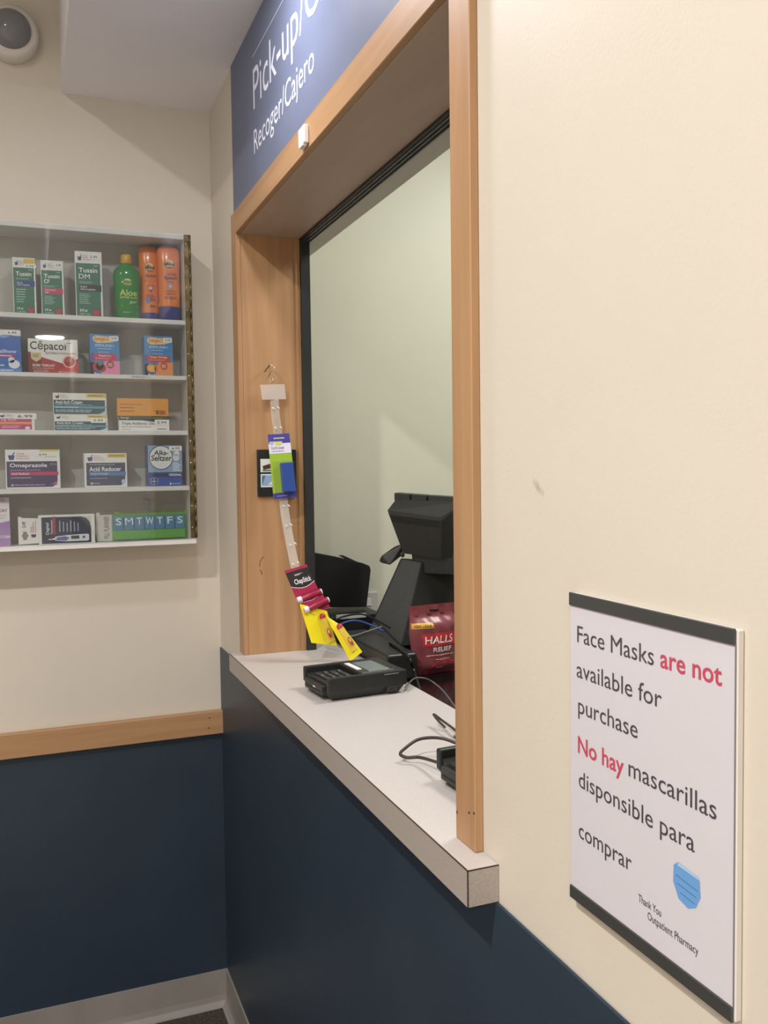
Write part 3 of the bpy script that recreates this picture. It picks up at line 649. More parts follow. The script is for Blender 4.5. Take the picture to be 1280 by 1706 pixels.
p.poly([(.04, .05), (.85, .05), (.95, .15), (.96, .72), (.04, .72)], '#2f3a5c', 1); logo(p, .07, .77, .5, .95, '#3c4690'); p.rect(.54, .87, .98, .98, '#dcbc4a', 2); p.greek(.58, .9, .94, .95, 1, '#7a6a2c', 3)
p.greek(.12, .64, .75, .69, 1, '#8c93ac', 3); p.text('Acid Reducer', .11, .47, .86, .6, '#eef0f4', 3, .014); p.rect(.11, .34, .97, .45, '#3f74b8', 2); p.text('Original Strength', .13, .36, .55, .43, '#c4d8ee', 3, .008, .1); p.greek(.12, .24, .7, .29, 1, '#8c93ac', 3); p.text('30', .13, .08, .19, .15, '#eef0f4', 3, .012); p.greek(.2, .09, .36, .14, 1, '#a5abc0', 3); p.disc(.91, .16, .05, .07, '#b5c8de', 3)
p.build(e)
e, p, W, H = product('antacid_tablet_box', 'blue antacid tablet carton with a big white circle and cross mark', 'medicine box', 246, 303, 742, 4, .05, '#3a5a94', rz=.05)
p.rect(0, .33, 1, 1, '#86a4c8', 1); p.rect(0, .3, 1, .34, '#2a3f7c', 2); p.rect(0, .22, 1, .33, '#22346c', 1); p.rect(0, 0, 1, .22, '#2f55a4', 1)
p.disc(.38, .7, .35, .3, '#2a3350', 2, 36); p.disc(.38, .7, .33, .28, '#dfe2e6', 3, 36); p.text('Alka-', .17, .76, .6, .88, '#23252c', 5, .02, .12); p.text('Seltzer', .08, .62, .7, .76, '#23252c', 5, .02, .12)
p.disc(.82, .7, .1, .09, '#d4dbe4', 4); p.disc(.84, .8, .08, .07, '#dfe4ea', 4); p.greek(.72, .36, .98, .58, 5, '#e4eaf2', 3); p.text('ORIGINAL', .6, .245, .97, .305, '#e8ecf4', 3, .02)
p.disc(.17, .12, .12, .1, '#8fa4c8', 2); p.disc(.17, .12, .1, .085, '#22346c', 3); p.rect(.155, .05, .185, .19, '#a8b8d4', 4); p.rect(.09, .108, .25, .132, '#a8b8d4', 4); p.rect(.62, .03, .66, .08, '#e0e6f0', 3); p.greek(.68, .035, .96, .075, 1, '#aab8d8', 3)
p.build(e); sticker(e, W, H, .62, .87, 1.0, .98, '4.99')

# shelf 5
e, p, W, H = product('lilac_box', 'tall white and lilac carton at the end of the bottom shelf', 'medicine box', -30, 15, 829, 5, .05, '#e8e2e6')
p.rect(0, 0, 1, .38, '#b08ac0', 1); p.poly([(0, .38), (1, .38), (1, .52), (.4, .46), (0, .5)], '#a87fba', 1); p.text('CORT', .5, .7, .93, .76, '#b0416a', 3, .02); p.rect(0, .17, 1, .22, '#d8c8e0', 2); p.greek(.5, .18, .95, .21, 1, '#9a70b0', 3); p.rect(0, .88, 1, 1, '#c9b8c4', 1); p.greek(.5, .9, .9, .98, 2, '#8a6a84', 3); p.greek(.3, .55, .95, .66, 2, '#d9c4d2', 3)
p.build(e)
# digital thermometer hang pack lying on its side
yf = -.098; z0 = SH[4][0]+.0002
a_, b_2 = PY(yf, 30, 880), PY(yf, 158, 880); c_ = PY(yf, 64, 880); H = PY(yf, 110, 857.5).z-z0
e = thing('thermometer_pack', 'digital thermometer hang pack lying on its side, navy window', 'package', ((a_.x+b_2.x)/2, yf, z0), -.03, GRP); X_ = a_.x-e.location.x; XE = b_2.x-e.location.x; XM = c_.x-e.location.x
wm = mat('white_card', '#e8e4e2', .5)
MB().box((XM, 0, 0), (XE, .022, H), wm, .0008, 1).build('carton', e)
MB().prism([(X_, .006, .002), (X_, .006, H*.97), (X_+.008, .006, H*.97), (X_+.008, .006, H*.93), (XM, .006, H*.9), (XM, .006, .004)], (0, .001, 0), wm).build('hang_tab', e)
pr = Print(lambda s, t: (X_+s*(XE-X_), .0058 if s < .264 else -.0002, t*H), (0, -1, 0))
pr.poly([(.06, .18), (.11, .18), (.11, .25), (.135, .32), (.11, .39), (.11, .46), (.06, .46), (.06, .39), (.04, .32), (.06, .25)], '#8a837e', 1); pr.text('3.49', .05, .6, .1, .8, '#44424a', 3, .01, vert=True)
pr.poly([(.16, .36), (.23, .36), (.22, .26), (.17, .26)], '#3a3f60', 2)
for i, wd in enumerate(('Good', 'Neighbor', 'Pharmacy')): pr.text(wd, .15+i*.03, .42, .175+i*.03, .42+(.2, .38, .4)[i], '#c0434f', 2, vert=True)
pr.rect(.3, .03, .95, .93, '#2c2e4a', 1); pr.poly([(.82, .93), (.95, .93), (.95, .55), (.93, .75), (.89, .87)], '#cfcac6', 2)
pr.text('Digital', .355, .34, .405, .74, '#e6e6ee', 3, .012, vert=True); pr.text('Thermometer', .415, .34, .445, .85, '#e6e6ee', 3, .008, vert=True); pr.rect(.45, .34, .482, .95, '#b8354a', 2)
for i in range(6): pr.rect(.53+i*.048, .42, .545+i*.048, .8-.04*(i % 3), '#a5a7bd', 2)
pr.build(e)
th = MB(); th.tube([(X_+.38*(XE-X_), -.002, H*.17), (X_+.5*(XE-X_), -.003, H*.19)], [.0008, .0022], M_metal); th.build('thermometer_tip', e)
MB().hull([(X_+s*(XE-X_), y, t*H) for s, t in ((.47, .13), (.47, .26), (.62, .3), (.62, .09), (.9, .33), (.92, .3), (.92, .12), (.9, .09)) for y in (-.0005, -.005)], mat('thermo_white', '#dedfe8', .35), .0008).build('thermometer_body', e)
pr = Print(lambda s, t: (X_+s*(XE-X_), -.0052, t*H), (0, -1, 0)); pr.rect(.68, .17, .79, .28, '#4a4c50', 1); pr.disc(.85, .225, .018, .045, '#4a4c50', 1); pr.poly([(.48, .15), (.62, .12), (.66, .22), (.6, .27), (.5, .24)], '#5f66ad', 1); pr.build(e, 'thermometer_display')
# weekly pill planner
yf = -.09
a_, b_2, m_ = PY(yf, 161, 870), PY(yf, 313, 870), PY(yf, 187, 870); H = PY(yf, 240, 850).z-z0
e = thing('pill_planner', 'weekly pill planner with seven blue lids in a green hang pack', 'pill organizer', ((a_.x+b_2.x)/2, yf, z0), .02, GRP)
XL, XR, XM = a_.x-e.location.x, b_2.x-e.location.x, m_.x-e.location.x
MB().box((XL, .012, 0), (XR, .0135, H*.97), mat('green_card', '#5f9a48', .5), .0004, 1).build('backing_card', e)
pr = Print(lambda s, t: (XL+s*(XR-XL), .0118, t*H), (0, -1, 0)); pr.rect(0, .02, .17, .95, '#cfcac8', 1); pr.text('PILL PLANNER', .08, .1, .135, .83, '#5a5656', 3, .01, vert=True); pr.rect(.04, .88, .2, .97, '#6a645c', 2); pr.rect(.25, .9, .97, .97, '#5d6a3a', 1); pr.rect(.17, .02, 1, .3, '#69b048', 1); pr.build(e)
MB().box((XM+.002, .0, .004), (XR-.006, .011, H*.36), mat('green_tray', '#5aa648', .25), .003).build('tray', e)
lw_ = (XR-.008-XM-.002)/7
for i, ch in enumerate('SMTWTFS'):
    x0 = XM+.003+i*lw_
    ld_ = MB().hull([(x0+.0008, y, z) for y, z in ((.0, H*.36), (.011, H*.38), (.011, H*.8), (.004, H*.8))]+[(x0+lw_-.0008, y, z) for y, z in ((.0, H*.36), (.011, H*.38), (.011, H*.8), (.004, H*.8))], mat('blue_lid', '#3f7fa8', .22), .0012).build('lid', e)
    g = text_geo(ch); wd = .6 if ch not in 'MW' else .85
    pr = Print(lambda s, t: (x0+s*lw_, .0-.0006+.004*(t-.36)/.44, t*H), (0, -1, .05), .0002); pr.text(ch, .5-wd*.45, .53, .5+wd*.45, .76, '#d9e8f0', 2, .015); pr.build(ld_, 'letter')
MB().box((XM-.001, -.0035, .002), (XR-.003, .0115, H*.84), M_blister, .003).build('blister_cover', e)

# ------------------------------------------------------------------ clip strip on the jamb
YJ = OY1
hk = thing('cup_hook', 'dark metal cup hook screwed into the wooden jamb', 'hook', tuple(PY(YJ, 449, 612)))
b0 = PY(YJ, 449, 610)
HP = [PY(YJ-.0, 449, 610), PY(YJ-.012, 447, 610), PY(YJ-.02, 450, 607), PY(YJ-.026, 457, 612), PY(YJ-.026, 459, 622), PY(YJ-.024, 455, 629), PY(YJ-.02, 452, 630)]
o = MB().tube(smooth_path(HP), .0011, M_metal).build('hook_wire'); o.parent = hk; o.matrix_parent_inverse = Matrix.Translation(-hk.location)
HP = [PY(YJ-.012, 449, 609), PY(YJ-.014, 445, 614), PY(YJ-.016, 441, 620)]
o = MB().tube(smooth_path(HP), .0013, M_dmetal).build('hook_tip'); o.parent = hk; o.matrix_parent_inverse = Matrix.Translation(-hk.location)
strip_top = PY(YJ-.02, 456, 650)
cs = thing('clip_strip', 'clear plastic clip strip hanging from the hook on the jamb', 'clip strip', tuple(strip_top)); INV4 = Matrix.Translation(-strip_top)
def spart(mb, name, par=None): o = mb.build(name); o.parent = cs; o.matrix_parent_inverse = INV4; return o
ringc = PY(YJ-.022, 452, 634)
spart(MB().tube([ringc+Vector((.005*math.cos(i*math.pi/9), 0, .005*math.sin(i*math.pi/9))) for i in range(16)]+[ringc+Vector((.012, 0, .004))], .0009, M_metal), 'ring')
YH = YJ-.02
hd = [PY(YH, 433.5, 641), PY(YH, 474, 640), PY(YH, 477, 665), PY(YH, 437, 666)]
spart(MB().prism(hd, (0, .0008, 0), M_frost), 'header_plate')
SP = [(457, 664, -.371), (459, 690, -.372), (463, 720, -.372), (468, 770, -.376), (472, 830, -.39), (477, 868, -.405), (485, 912, -.43), (491, 940, -.445), (494, 952, -.452)]
SPP = smooth_path([PY(y, u, v) for u, v, y in SP], 6)
def ribbon(path, hw_, th, m):
    A, B = [], []
    for i, p in enumerate(path):
        t = (path[min(i+1, len(path)-1)]-path[max(i-1, 0)]).normalized(); w_ = t.cross(CAM-p).normalized()
        nn = t.cross(w_).normalized(); A.append((p-w_*hw_, p+w_*hw_, nn))
    vs_, fs = [], []
    for a, b, nn in A: vs_ += [a, b, b+nn*th, a+nn*th]
    for i in range(len(A)-1):
        for j in range(4): fs.append([i*4+j, i*4+(j+1) % 4, (i+1)*4+(j+1) % 4, (i+1)*4+j])
    return MB().add(vs_, fs, m)
spart(ribbon(SPP, .0105, .0006, M_clear), 'strip')
M_clipw = mat('clip_white', '#f0e6da', .25)
for u, v, y in ((455, 680, -.374), (464, 679, -.374), (459, 713, -.375), (468, 712, -.375), (473, 843, -.399), (481, 842, -.399), (477, 876, -.413), (485, 874, -.413), (484, 908, -.433), (492, 905, -.433), (489, 940, -.45), (497, 937, -.45)):
    q = PY(y, u, v); d = (SPP[-1]-SPP[-6]).normalized() if v > 850 else Vector((0, 0, -1))
    spart(MB().tube([q+Vector((-.003, 0, .002)), q+Vector((0, -.001, .0)), q+Vector((.003, 0, -.003))], [.001, .0018, .001], M_clipw), 'clip')

# plaque behind it
q0, q1 = PY(YJ-.002, 427.5, 749), PY(YJ-.002, 494, 826)
pq = thing('wall_plaque', 'black square plaque with two small card stickers on the jamb', 'plaque', ((q0.x+q1.x)/2, YJ, q1.z))
Wq, Hq = q1.x-q0.x, q0.z-q1.z
MB().box((-Wq/2, -.007, 0), (Wq/2, -.0003, Hq), M_blk, .0015).build('plate', pq)
for t0, kind in ((.52, 0), (.2, 1)):
    pr = Print(lambda s, t: (-Wq/2+s*Wq, -.0071, t*Hq), (0, -1, 0)); pr.rect(.08, t0, .5, t0+.28, '#d8dcd8', 1)
    if kind == 0: pr.poly([(.13, t0+.13), (.5, t0+.22), (.5, t0+.1), (.15, t0+.05)], '#5a2f2c', 2); pr.rect(.36, t0+.15, .44, t0+.21, '#d09a3c', 3); pr.rect(.13, t0+.02, .4, t0+.05, '#3f6a5a', 2)
    else: pr.rect(.11, t0+.03, .47, t0+.25, '#8fa8c8', 2); pr.poly([(.11, t0+.03), (.2, t0+.25), (.11, t0+.25)], '#4f6a9c', 3); pr.poly([(.25, t0+.05), (.45, t0+.2), (.46, t0+.05)], '#cfd6de', 3)
    pr.build(pq, 'card_sticker')

# hanging pill cutter pack: card from four corner points, blister, blue tool
def card(name, label, cat, pts, th, m, group='packs hanging on the clip strip'):
    """pts: TL, TR, BR, BL as points; returns thing, Print with (s,t)"""
    TL, TR, BR, BL = [Vector(p) for p in pts]; o_ = BL.copy(); n = (TR-TL).cross(TL-BL).normalized()
    if n.dot(CAM-TL) < 0: n = -n
    e = thing(name, label, cat, tuple(o_), 0, group)
    q = [p-o_ for p in (TL, TR, BR, BL)]
    MB().prism(q, -n*th, m, .0003).build('backing_card', e)
    f = lambda s, t: (q[3]*(1-s)+q[2]*s)*(1-t)+(q[0]*(1-s)+q[1]*s)*t
    return e, Print(f, n, .0002), f, n
yk = -.398
e, p, f, n = card('pill_cutter_pack', 'purple and lime hang card with a blue pill cutter in a blister', 'package', [PY(yk, 446, 724), PY(yk, 482, 722), PY(yk-.008, 495, 828), PY(yk-.008, 456, 832)], .0008, mat('lime_card', '#9cba3c', .4))
p.rect(0, .855, 1, 1, '#4a4796', 1); p.rect(0, .0, 1, .09, '#4a4796', 1); p.rect(0, .7, 1, .855, '#e4def0', 1); p.rect(.05, .83, .62, .885, '#e4e2ea', 2); p.rect(.3, .83, .6, .885, '#c3d070', 3); p.text('EZY', .08, .84, .26, .875, '#6a6a80', 4, .01)
p.text('Cut N Crush', .1, .765, .68, .81, '#55507a', 3, .012); p.greek(.1, .725, .8, .745, 1, '#8f8ab0', 3); p.rect(.25, .925, .75, .945, '#c7b9a8', 2); p.greek(.15, .025, .7, .06, 1, '#8f8cc8', 2); p.rect(.08, .1, .95, .68, '#9cba3c', 1)
p.build(e)
MB().hull([f(s, t)+n*h for s, t in ((.38, .1), (.95, .08), (.95, .55), (.4, .55)) for h in (.001, .013)], mat('blue_tool', '#33509a', .35), .002).build('pill_cutter', e)
MB().hull([f(s, t)+n*h for s, t, h in ((.08, .08, .0005), (1.02, .06, .0005), (1.02, .58, .0005), (.08, .58, .0005), (.14, .1, .0155), (.98, .08, .0155), (.98, .56, .0155), (.14, .56, .0155))], M_blister, .0015).build('blister', e)

# two lip balm cards (red) and two ointment tube cards (yellow), hanging in a row
def lipbalm(lbl, pts, top):
    e, p, f, n = card('lip_balm_card', lbl, 'package', pts, .0008, mat('crimson_card', '#a8284e', .35))
    W_ = (f(1, .5)-f(0, .5)).length; H_ = (f(.5, 1)-f(.5, 0)).length
    if top:
        p.poly([(0, .95), (0, .55)]+[(i/8, .55-.09*math.sin(math.pi*i/8)) for i in range(1, 8)]+[(1, .55), (1, .95)], '#e6d4d8', 1)
        p.poly([(0, .94), (0, .57)]+[(i/8, .57-.09*math.sin(math.pi*i/8)) for i in range(1, 8)]+[(1, .57), (1, .94)], '#2b2629', 2)
        p.rect(0, .93, 1, 1, '#a8284e', 3); p.text('ChapStick', .2, .55, .92, .72, '#e8e6e6', 4, .02, .2); p.rect(.32, .8, .7, .84, '#b0a89c', 3)
        t0 = .2
    else:
        p.poly([(0, .8), (.5, .72), (1, .86), (1, .89), (.5, .75), (0, .83)], '#e6d4d8', 2); t0 = .36
    p.build(e)
    a, b = f(.02, t0)+n*.008, f(1.06, t0+.06)+n*.008; ax = (b-a).normalized()
    MB().tube([a, a+ax*.001, b-ax*.001, b], [.0068, .0075, .0075, .0068], mat('crimson_tube', '#9c2445', .3), 16).build('balm_tube', e)
    MB().tube([a-ax*.0006, a+ax*.010], .0078, mat('tube_label', '#e6dede', .35), 16).build('tube_band', e)
    MB().tube([a-ax*.003, a-ax*.0005], [.0045, .006], mat('pink_cap', '#d88a9c', .35), 16).build('tube_cap', e)
    MB().tube([b-ax*.0015, b+ax*.0015], [.0078, .006], mat('tube_label', '#e6dede', .35), 16).build('tube_end', e)
    q = [f(s, t)+n*h for s, t, h in ((.02, t0-.17, .0006), (.98, t0-.12, .0006), (.98, t0+.22, .0006), (.02, t0+.17, .0006))]
    up = (f(.5, 1)-f(.5, 0)).normalized()
    rings = [[c0+n*.001*0+(up*math.cos(k*math.pi/8)*.0095+n*math.sin(k*math.pi/8)*.0105) for k in range(9)] for c0 in (a-n*.007-ax*.002, b-n*.007)]
    MB().loft(rings, M_blister, cap=False).build('blister', e)
lipbalm('red lip balm card with a black script panel, hanging above another', [PY(-.452, 474, 951), PY(-.458, 511, 940), PY(-.472, 540, 1002), PY(-.468, 500, 1013)], True)
lipbalm('lower red lip balm card without black panel, above the yellow cards', [PY(-.472, 497, 1000), PY(-.476, 535, 985), PY(-.488, 551, 1012), PY(-.486, 512, 1028)], False)
def balmtube(lbl, pts, a, b):
    e, p, f, n = card('ointment_tube_card', lbl, 'package', pts, .0008, mat('yellow_card', '#f0dc22', .35))
    p.greek(.08, .72, .5, .86, 3, '#b09a30', 2); p.build(e)
    A, B = f(*a)+n*.006, f(*b)+n*.003; ax = (B-A).normalized(); sd = n.cross(ax).normalized()
    def el(c, w_, h_): return [c+sd*w_*math.cos(2*math.pi*k/16)+n*h_*math.sin(2*math.pi*k/16) for k in range(16)]
    L = (B-A).length
    MB().loft([el(A, .001, .001), el(A+ax*.002, .0055, .005), el(A+ax*.006, .0075, .0062), el(A+ax*.012, .008, .0065)], mat('red_cap', '#b02a35', .3)).build('cap', e)
    MB().loft([el(A+ax*.0121, .0078, .006), el(A+ax*L*.6, .009, .0045), el(A+ax*L*.93, .0098, .0012), el(B, .0098, .0010)], mat('yellow_tube', '#e3c644', .35)).build('tube', e)
    c0 = A+ax*L*.68; pr = Print(lambda s, t: c0+sd*(s-.5)*.012-ax*(t-.5)*.022+n*(.0062), n, .0002)
    pr.disc(.5, .5, .4, .5, '#b03040', 1); pr.disc(.5, .5, .22, .38, '#e3c644', 2); pr.rect(.36, .1, .64, .5, '#b03040', 3); pr.build(e, 'emblem')
    MB().hull([f(s, t)+n*h for s, t in ((a[0]-.2, max(0.03, b[1]-.05)), (a[0]+.26, max(0.03, b[1]-.05)), (a[0]+.26, a[1]), (a[0]-.2, a[1])) for h in (.0005, .011)], M_blister, .002).build('blister', e)
balmtube('upper yellow card with a red capped ointment tube, below the lip balms', [PY(-.486, 499, 1006), PY(-.49, 545, 1018), PY(-.505, 562, 1076), PY(-.50, 519, 1071)], (.72, .88), (.82, .1))
balmtube('lower yellow card with a red capped ointment tube, touching the counter', [PY(-.50, 542, 1025), PY(-.505, 572, 1044), PY(-.535, 604, 1086), PY(-.533, 584, 1102)], (.55, .92), (.62, .16))

# ------------------------------------------------------------------ card terminals on the counter
def terminal(loc, rz, label):
    """local x: from the keypad end (customer) to the screen end"""
    e = thing('card_terminal', label, 'card terminal', loc, rz, 'card terminals on the counter')
    L, Wd, H = .176, .138, .047
    MB().hull([(x, y, z) for x, y, z in [(.016, -.058, .001), (L-.012, -.058, .001), (L-.012, .058, .001), (.016, .058, .001), (.004, -Wd/2+.004, .018), (L, -Wd/2+.004, .018), (L, Wd/2-.004, .018), (.004, Wd/2-.004, .018)]], M_blk2, .0025).build('base_shell', e)
    body = MB()
    body.box((.004, -Wd/2, .016), (L+.002, -Wd/2+.013, H), M_blk, .003)
    body.box((.004, Wd/2-.013, .016), (L+.002, Wd/2, H), M_blk, .003)
    body.box((.082, -Wd/2+.008, .016), (L+.002, Wd/2-.008, H-.001), M_blk, .003)
    body.box((.008, -Wd/2+.008, .016), (.09, Wd/2-.008, H-.013), M_blk, .002)
    body.build('body', e)
    MB().hull([(.0845, -.05, H-.0008), (.0845, .05, H-.0008), (L-.02, .05, H-.0008), (L-.02, -.05, H-.0008), (.0845, -.05, H-.002), (.0845, .05, H-.002), (L-.02, .05, H-.002), (L-.02, -.05, H-.002)], M_gblk, .0004, 1).build('screen_bezel', e)
    MB().box((.104, -.044, H-.0012), (L-.026, .044, H+.0002), mat('lcd', '#6c7674', .15), .0002, 1).build('screen', e)
    MB().box((.088, -.02, H-.001), (.099, .045, H+.0004), mat('white_label', '#e6e4e2', .4), .0001, 1).build('label_sticker', e)
    for i in range(4):
        for j in range(4):
            k = MB().box((.018+i*.0155, -.041+j*.021, H-.0135), (.029+i*.0155, -.0255+j*.021, H-.0095), M_blk2, .001, 1).build('key', e)
            if (i+j) % 2 == 0: Print(lambda s, t: (.018+i*.0155+.011*t, -.041+j*.021+.0155*(1-s), H-.0094), (0, 0, 1)).rect(.38, .3, .6, .7, '#9aa0a2', 1).build(k, 'key_mark')
    MB().box((-.001, -.046, .009), (.01, .046, .028), M_blk2, .0015).build('card_slot', e)
    MB().box((-.0016, -.04, .0155), (.0005, .04, .0175), M_vblk).build('slot_gap', e)
    MB().box((-.0018, -.012, .0195), (-.0006, .0, .0215), mat('white_label', '#e6e4e2', .4)).build('slot_mark', e)
    MB().box((L-.045, -Wd/2-.0006, .005), (L-.02, -Wd/2+.006, .017), M_blk2, .001).build('port', e)
    MB().tube([(L-.035, -Wd/2-.001, .011), (L-.035, -Wd/2+.002, .011)], .0022, M_vblk).build('port_hole', e)
    MB().box((L-.05, -Wd/2-.0004, H-.006), (L-.018, -Wd/2+.001, H-.004), mat('grey_print', '#7a7875', .5)).build('side_print', e)
    return e
terminal((.030, -.795, ZC+.0002), math.radians(5), 'black card terminal with its keypad facing the hanging yellow cards')
terminal((.0525, -1.402, ZC+.0002), math.radians(4), 'black card terminal half hidden by the near maple casing')
# cables of the terminals
def cable(name, label, pts, r, m, k=8):
    P = smooth_path(pts, k); o_ = Vector(min(P, key=lambda q: q.z)); o = MB().tube([p-o_ for p in P], r, m, 8).build(name); o.location = o_; return tag(o, label, 'cable')
M_brown = mat('brown_cable', '#3a2e2c', .5)
zt = ZC+.0028
cable('looped_cable', 'dark brown cable looping out from behind the near terminal', [Vector((.062, -1.333, ZC+.022)), PZ(ZC+.012, 700, 1262), PZ(ZC+.010, 678, 1262), PZ(ZC+.012, 667, 1256), PZ(ZC+.02, 676, 1246), PZ(ZC+.026, 695, 1233), PZ(ZC+.028, 717, 1229), PZ(ZC+.026, 740, 1231), PZ(ZC+.022, 765, 1240)], .0026, M_brown)
sl = cable('stub_cable', 'dark cable end with a clear sleeve standing up off the counter', [PZ(zt, 775, 1232), PZ(ZC+.006, 757, 1215), PZ(ZC+.015, 738, 1201), PZ(ZC+.02, 723, 1190), PZ(ZC+.016, 729, 1199), PZ(ZC+.012, 744, 1214), PZ(ZC+.006, 757, 1227), PZ(zt, 772, 1240)], .0022, M_brown)
cl = MB().tube([PZ(ZC+.012, 744, 1214)-sl.location, PZ(ZC+.007, 757, 1227)-sl.location], .0032, mat('grey_sleeve', '#b9b2ac', .3), 8).build('sleeve', sl)
cable('grey_cable', 'thin grey cable running from the far terminal along the back edge', [Vector((.205, -.855, ZC+.012)), PZ(ZC+.012, 690, 1131), PZ(ZC+.01, 706, 1130), PZ(ZC-.002, 722, 1137), PZ(ZC-.015, 740, 1153), PZ(ZC-.026, 760, 1180)], .0018, mat('grey_cable', '#5a5a58', .5))

# ------------------------------------------------------------------ pharmacy side: work surface and equipment
ZD = 1.05
dk = thing('work_desk', 'glossy black work surface behind the service counter', 'desk', (.6, -.8, 0))
MB().box((-.353, -.9, ZD-.03), (.4, .828, ZD), M_gblk, .003).build('desk_top', dk)
MB().box((-.33, -.88, 0), (.38, -.85, ZD-.03), M_blk).build('side_panel', dk); MB().box((-.33, .79, 0), (.38, .82, ZD-.03), M_blk).build('side_panel', dk)

# printer / cash drawer behind the far terminal
dr = thing('cash_drawer', 'low black box with rounded edges behind the far card terminal', 'cash drawer', (.29, -.48, ZD))
MB().box((-.04, -.165, .0002), (.035, .17, .062), M_blk, .006, 3).build('case', dr)
MB().box((-.0405, -.15, .012), (-.0385, .15, .05), M_blk2, .0005, 1).build('drawer_front', dr)
# stand terminal : head, foot and arm from outlines on an upright plane
NV = Vector((-.62, -.78, 0)).normalized(); PL = Vector((.47, -.27, 1.2))
def PP(u, v, d=0.0):
    """pixel onto the upright plane through PL facing NV, shifted d outward"""
    r_ = ray(u, v); t = ((PL+NV*d)-CAM).dot(NV)/r_.dot(NV); return CAM+r_*t
pos = thing('touch_terminal', 'black touch screen till seen from behind on its sloping foot', 'till', (.5, -.25, ZD)); INV5 = Matrix.Translation((-.5, .25, -ZD))
def ppart(mb, name): o = mb.build(name); o.parent = pos; o.matrix_parent_inverse = INV5; return o
bk = -NV
us = Vector((-NV.y, NV.x, 0)); us = us if us.dot(RT) > 0 else -us
hood = [PP(657, 822), PP(772, 829), PP(772, 842), PP(659, 834)]
for k in range(3):
    seg = [((657, 821), (683, 823)), ((685, 823), (711, 825)), ((713, 825), (775, 829))][k]
    (a, b), (c_, d) = seg
    ppart(MB().prism([PP(a, b), PP(c_, d), PP(c_, d+13), PP(a, b+13)], bk*.05, M_blk2, .002), 'vent_hood')
ppart(MB().hull([PP(660, 832), PP(775, 836), PP(646, 850, .03), PP(735, 862, .03), PP(648, 857, .03), PP(736, 868, .03), PP(672, 922, .012), PP(735, 930, .012), PP(672, 922, -.02), PP(660, 832, -.03), PP(775, 836, -.04), PP(790, 925, -.04)], M_blk2, .0), 'head')
for k in range(3): ppart(MB().prism([PP(651+k*1.5, 859+k*4, .0305-.001*k), PP(732, 869+k*4, .0305-.001*k), PP(732, 870.5+k*4, .0305-.001*k), PP(651+k*1.5, 860.5+k*4, .0305-.001*k)], NV*.001, M_vblk), 'ridge')
z_ = 0
def PF(u, v, d):
    q = PP(u, v, d); q.z = max(q.z, ZD+.001); return q
ft = [PF(671, 928, .0), PF(703, 934, .0), PF(668, 1072, .07), PF(612, 1062, .07), PF(640, 990, .035)]
ppart(MB().hull([PF(668, 930, .0), PF(703, 936, .0), PF(606, 1068, .06), PF(668, 1078, .06)]+[PF(668, 930, -.03)+us*.0, PF(760, 936, -.08), PF(760, 1085, -.08), PF(650, 1068, -.05)], M_blk2, .004), 'foot')
ppart(MB().hull([PF(u, v, d) for u, v in ((684, 905), (775, 910), (775, 960), (690, 955)) for d in (-.005, -.07)], M_blk, .003), 'neck')
ppart(MB().hull([PP(632, 934, .02), PP(636, 926, .02), PP(660, 909, .0), PP(672, 907, .0), PP(670, 925, .0), PP(650, 941, .02), PP(633, 937, .02)]+[PP(636, 926, .005), PP(672, 907, -.015), PP(670, 925, -.015), PP(650, 941, .005)], M_blk, .002), 'reader_arm')
ppart(MB().tube([PP(668, 922, .002), PP(672, 926, -.005)], .006, M_metal), 'arm_pivot')

# monitor beside it, seen from behind
YM = -.11
mo = thing('monitor', 'black flat monitor back beside the till against the pale wall', 'monitor', (.32, YM, ZD+.083)); INV6 = Matrix.Translation((-.32, -YM, -ZD-.083))
def mpart(mb, name): o = mb.build(name); o.parent = mo; o.matrix_parent_inverse = INV6; return o
mpart(MB().prism([PY(YM, 470, 911), PY(YM, 560, 928), PY(YM, 606, 939), PY(YM, 616, 943), PY(YM, 618, 950), PY(YM, 611, 1011), PY(YM, 470, 1014)], (0.004, .022, 0), M_vblk, .0015), 'screen_back')
mpart(MB().prism([PY(YM+.005, 566, 926), PY(YM+.005, 572, 925), PY(YM+.005, 598, 937), PY(YM+.005, 590, 938)], (0, .015, 0), M_blk2, .001), 'top_clip')
pb_ = thing('receipt_printer', 'flat black printer with a light grey strip under the monitor', 'printer', (.33, -.13, ZD))
MB().box((-.083, -.055, .0002), (.092, .10, .078), M_blk, .004).build('case', pb_)
q0, q1 = PY(-.187, 560, 1012), PY(-.187, 610, 1012)
MB().box((q0.x-.33, -.0585, .070), (q1.x-.33, -.0545, .083), mat('grey_strip', '#b9b6b2', .4), .0008, 1).build('light_strip', pb_)
wo = PY(YW-.003, 612, 1003)
so = thing('wall_socket', 'small white wall socket low behind the till', 'socket', (wo.x, YW, wo.z-.03)); MB().box((-.035, -.006, 0), (.035, -.0004, .06), mat('socket_grey', '#c4c2ba', .45), .002).build('plate', so); MB().box((-.012, -.008, .018), (.012, -.0055, .042), mat('white_label', '#e6e4e2', .4), .001).build('outlet', so)
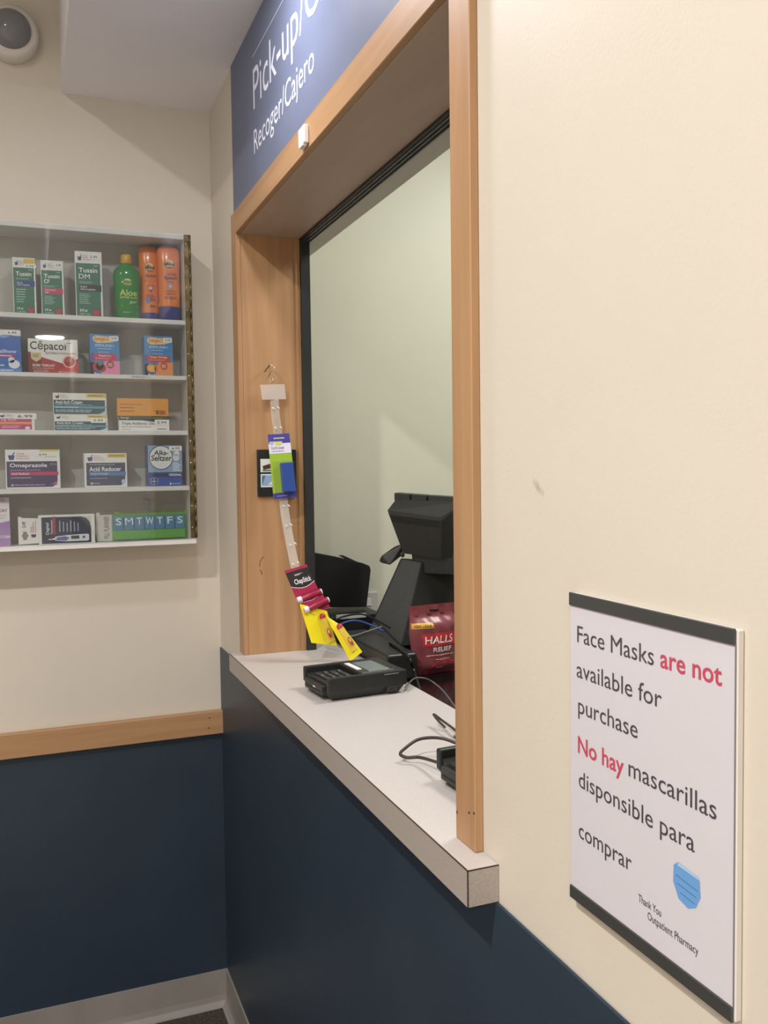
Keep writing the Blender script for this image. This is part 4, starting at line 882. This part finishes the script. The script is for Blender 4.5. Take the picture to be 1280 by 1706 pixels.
# cables between printer, till and drawer
def PD(u, v, z): return PZ(z, u, v)
cable('blue_cable', 'blue network cable between the printer and the till foot', [PD(560, 1046, ZD+.07), PD(575, 1037, ZD+.078), PD(594, 1034, ZD+.08), PD(615, 1040, ZD+.075), PD(640, 1052, ZD+.066)], .0028, mat('blue_cable', '#2c4a86', .45))
cable('black_cable', 'black power cable looping behind the yellow cards', [PD(552, 1040, ZD+.07), PD(570, 1028, ZD+.09), PD(600, 1023, ZD+.09), PD(622, 1030, ZD+.08), PD(650, 1046, ZD+.068)], .0026, M_vblk)
cable('silver_cable', 'thin grey cable lying on the low black box', [PD(560, 1056, ZD+.066), PD(585, 1060, ZD+.066), PD(612, 1052, ZD+.068), PD(636, 1044, ZD+.072)], .002, mat('silver_cable', '#777470', .5))
cable('desk_cable', 'black cable arching over the end of the low black box', [PZ(ZD+.003, 700, 1150), PZ(ZD+.03, 690, 1118), PZ(ZD+.055, 684, 1100), PZ(ZD+.066, 672, 1085), PZ(ZD+.066, 650, 1072)], .0035, M_gblk)

# ------------------------------------------------------------------ cough drop bag
yb = -.605
b0, b1, bt = PY(yb, 694, 1122), PY(yb, 772, 1122), PY(yb, 720, 1007)
Hb = bt.z-ZD; xl, xr = PY(yb, 679, 1060).x, PY(yb, 765, 1060).x; Wb = xr-xl
bg = thing('cough_drop_bag', 'dark red cough drop bag standing on the black work surface', 'bag', ((xl+xr)/2, yb, ZD+.0005), math.radians(8))
def bag_pt(s, t, side):
    """s across, t up; pillow shape"""
    wv = 1 if t > .62 else 1-.10*(1-((t-.31)/.31)**2)*0 - .14*max(0, (.62-t)/.62)
    x = (s-.5)*Wb*wv+.05*Wb*max(0, .62-t)
    body = max(0, 1-(2*s-1)**2)**.6*max(0, min(1, (.84-t)/.12))*max(0.15, min(1, t/.12))
    y = .022*body+.0016*math.sin(23*s+9*t)*(1 if .05 < t < .93 else 0)+.0012*noise.noise(Vector((s*6, t*8, side)))
    return Vector((x, -y if side else y*.8+.0008, t*Hb))
M_bag = noise_mat('bag_film', '#7c3d43', '#87474c', 30, .32)
mb = MB(); N1, N2 = 20, 26
for side in (1, 0):
    mb.add([bag_pt(i/N1, j/N2, side) for j in range(N2+1) for i in range(N1+1)], [[j*(N1+1)+i, j*(N1+1)+i+1, (j+1)*(N1+1)+i+1, (j+1)*(N1+1)+i] for j in range(N2) for i in range(N1)], M_bag, True)
mb.build('pouch', bg)
class BagPrint(Print):
    def rect(s, a0, b0, a1, b1, col, lay=1, n=1): return Print.rect(s, a0, b0, a1, b1, col, lay, 8)
p = BagPrint(lambda a, b: bag_pt(a, b, 1), (0, -1, 0), .0006)
sk = lambda a, b: bag_pt(a+.04*(b-.55), b, 1)
p.map = sk
p.rect(.17, .42, .95, .6, '#c8353c', 1); p.rect(-.0+.01, .68, .4, .76, '#d9a53c', 1); p.text('NEW LOOK', .05, .7, .36, .74, '#5a3a22', 3, .015)
p.text('HALLS', .22, .455, .82, .565, '#efe6e2', 3, .012, .08); p.text('RELIEF', .38, .335, .78, .4, '#efe6e2', 3, .012)
p.greek(.22, .275, .92, .3, 1, '#d9a9a8', 3); p.greek(.42, .215, .84, .238, 1, '#d9a9a8', 3); p.rect(.35, .9, .6, .925, '#241014', 2)
for k in range(20):
    a0, a1 = math.pi*k/20, math.pi*(k+1)/20
    for r0, r1, c_ in ((.30, .34, '#a8333e'), (.36, .385, '#c0474c')):
        p.poly([(.62+r0*math.cos(a0), .0+r0*.55*math.sin(a0)), (.62+r1*math.cos(a0), .0+r1*.55*math.sin(a0)), (.62+r1*math.cos(a1), .0+r1*.55*math.sin(a1)), (.62+r0*math.cos(a1), .0+r0*.55*math.sin(a1))], c_, 1)
p.build(bg)
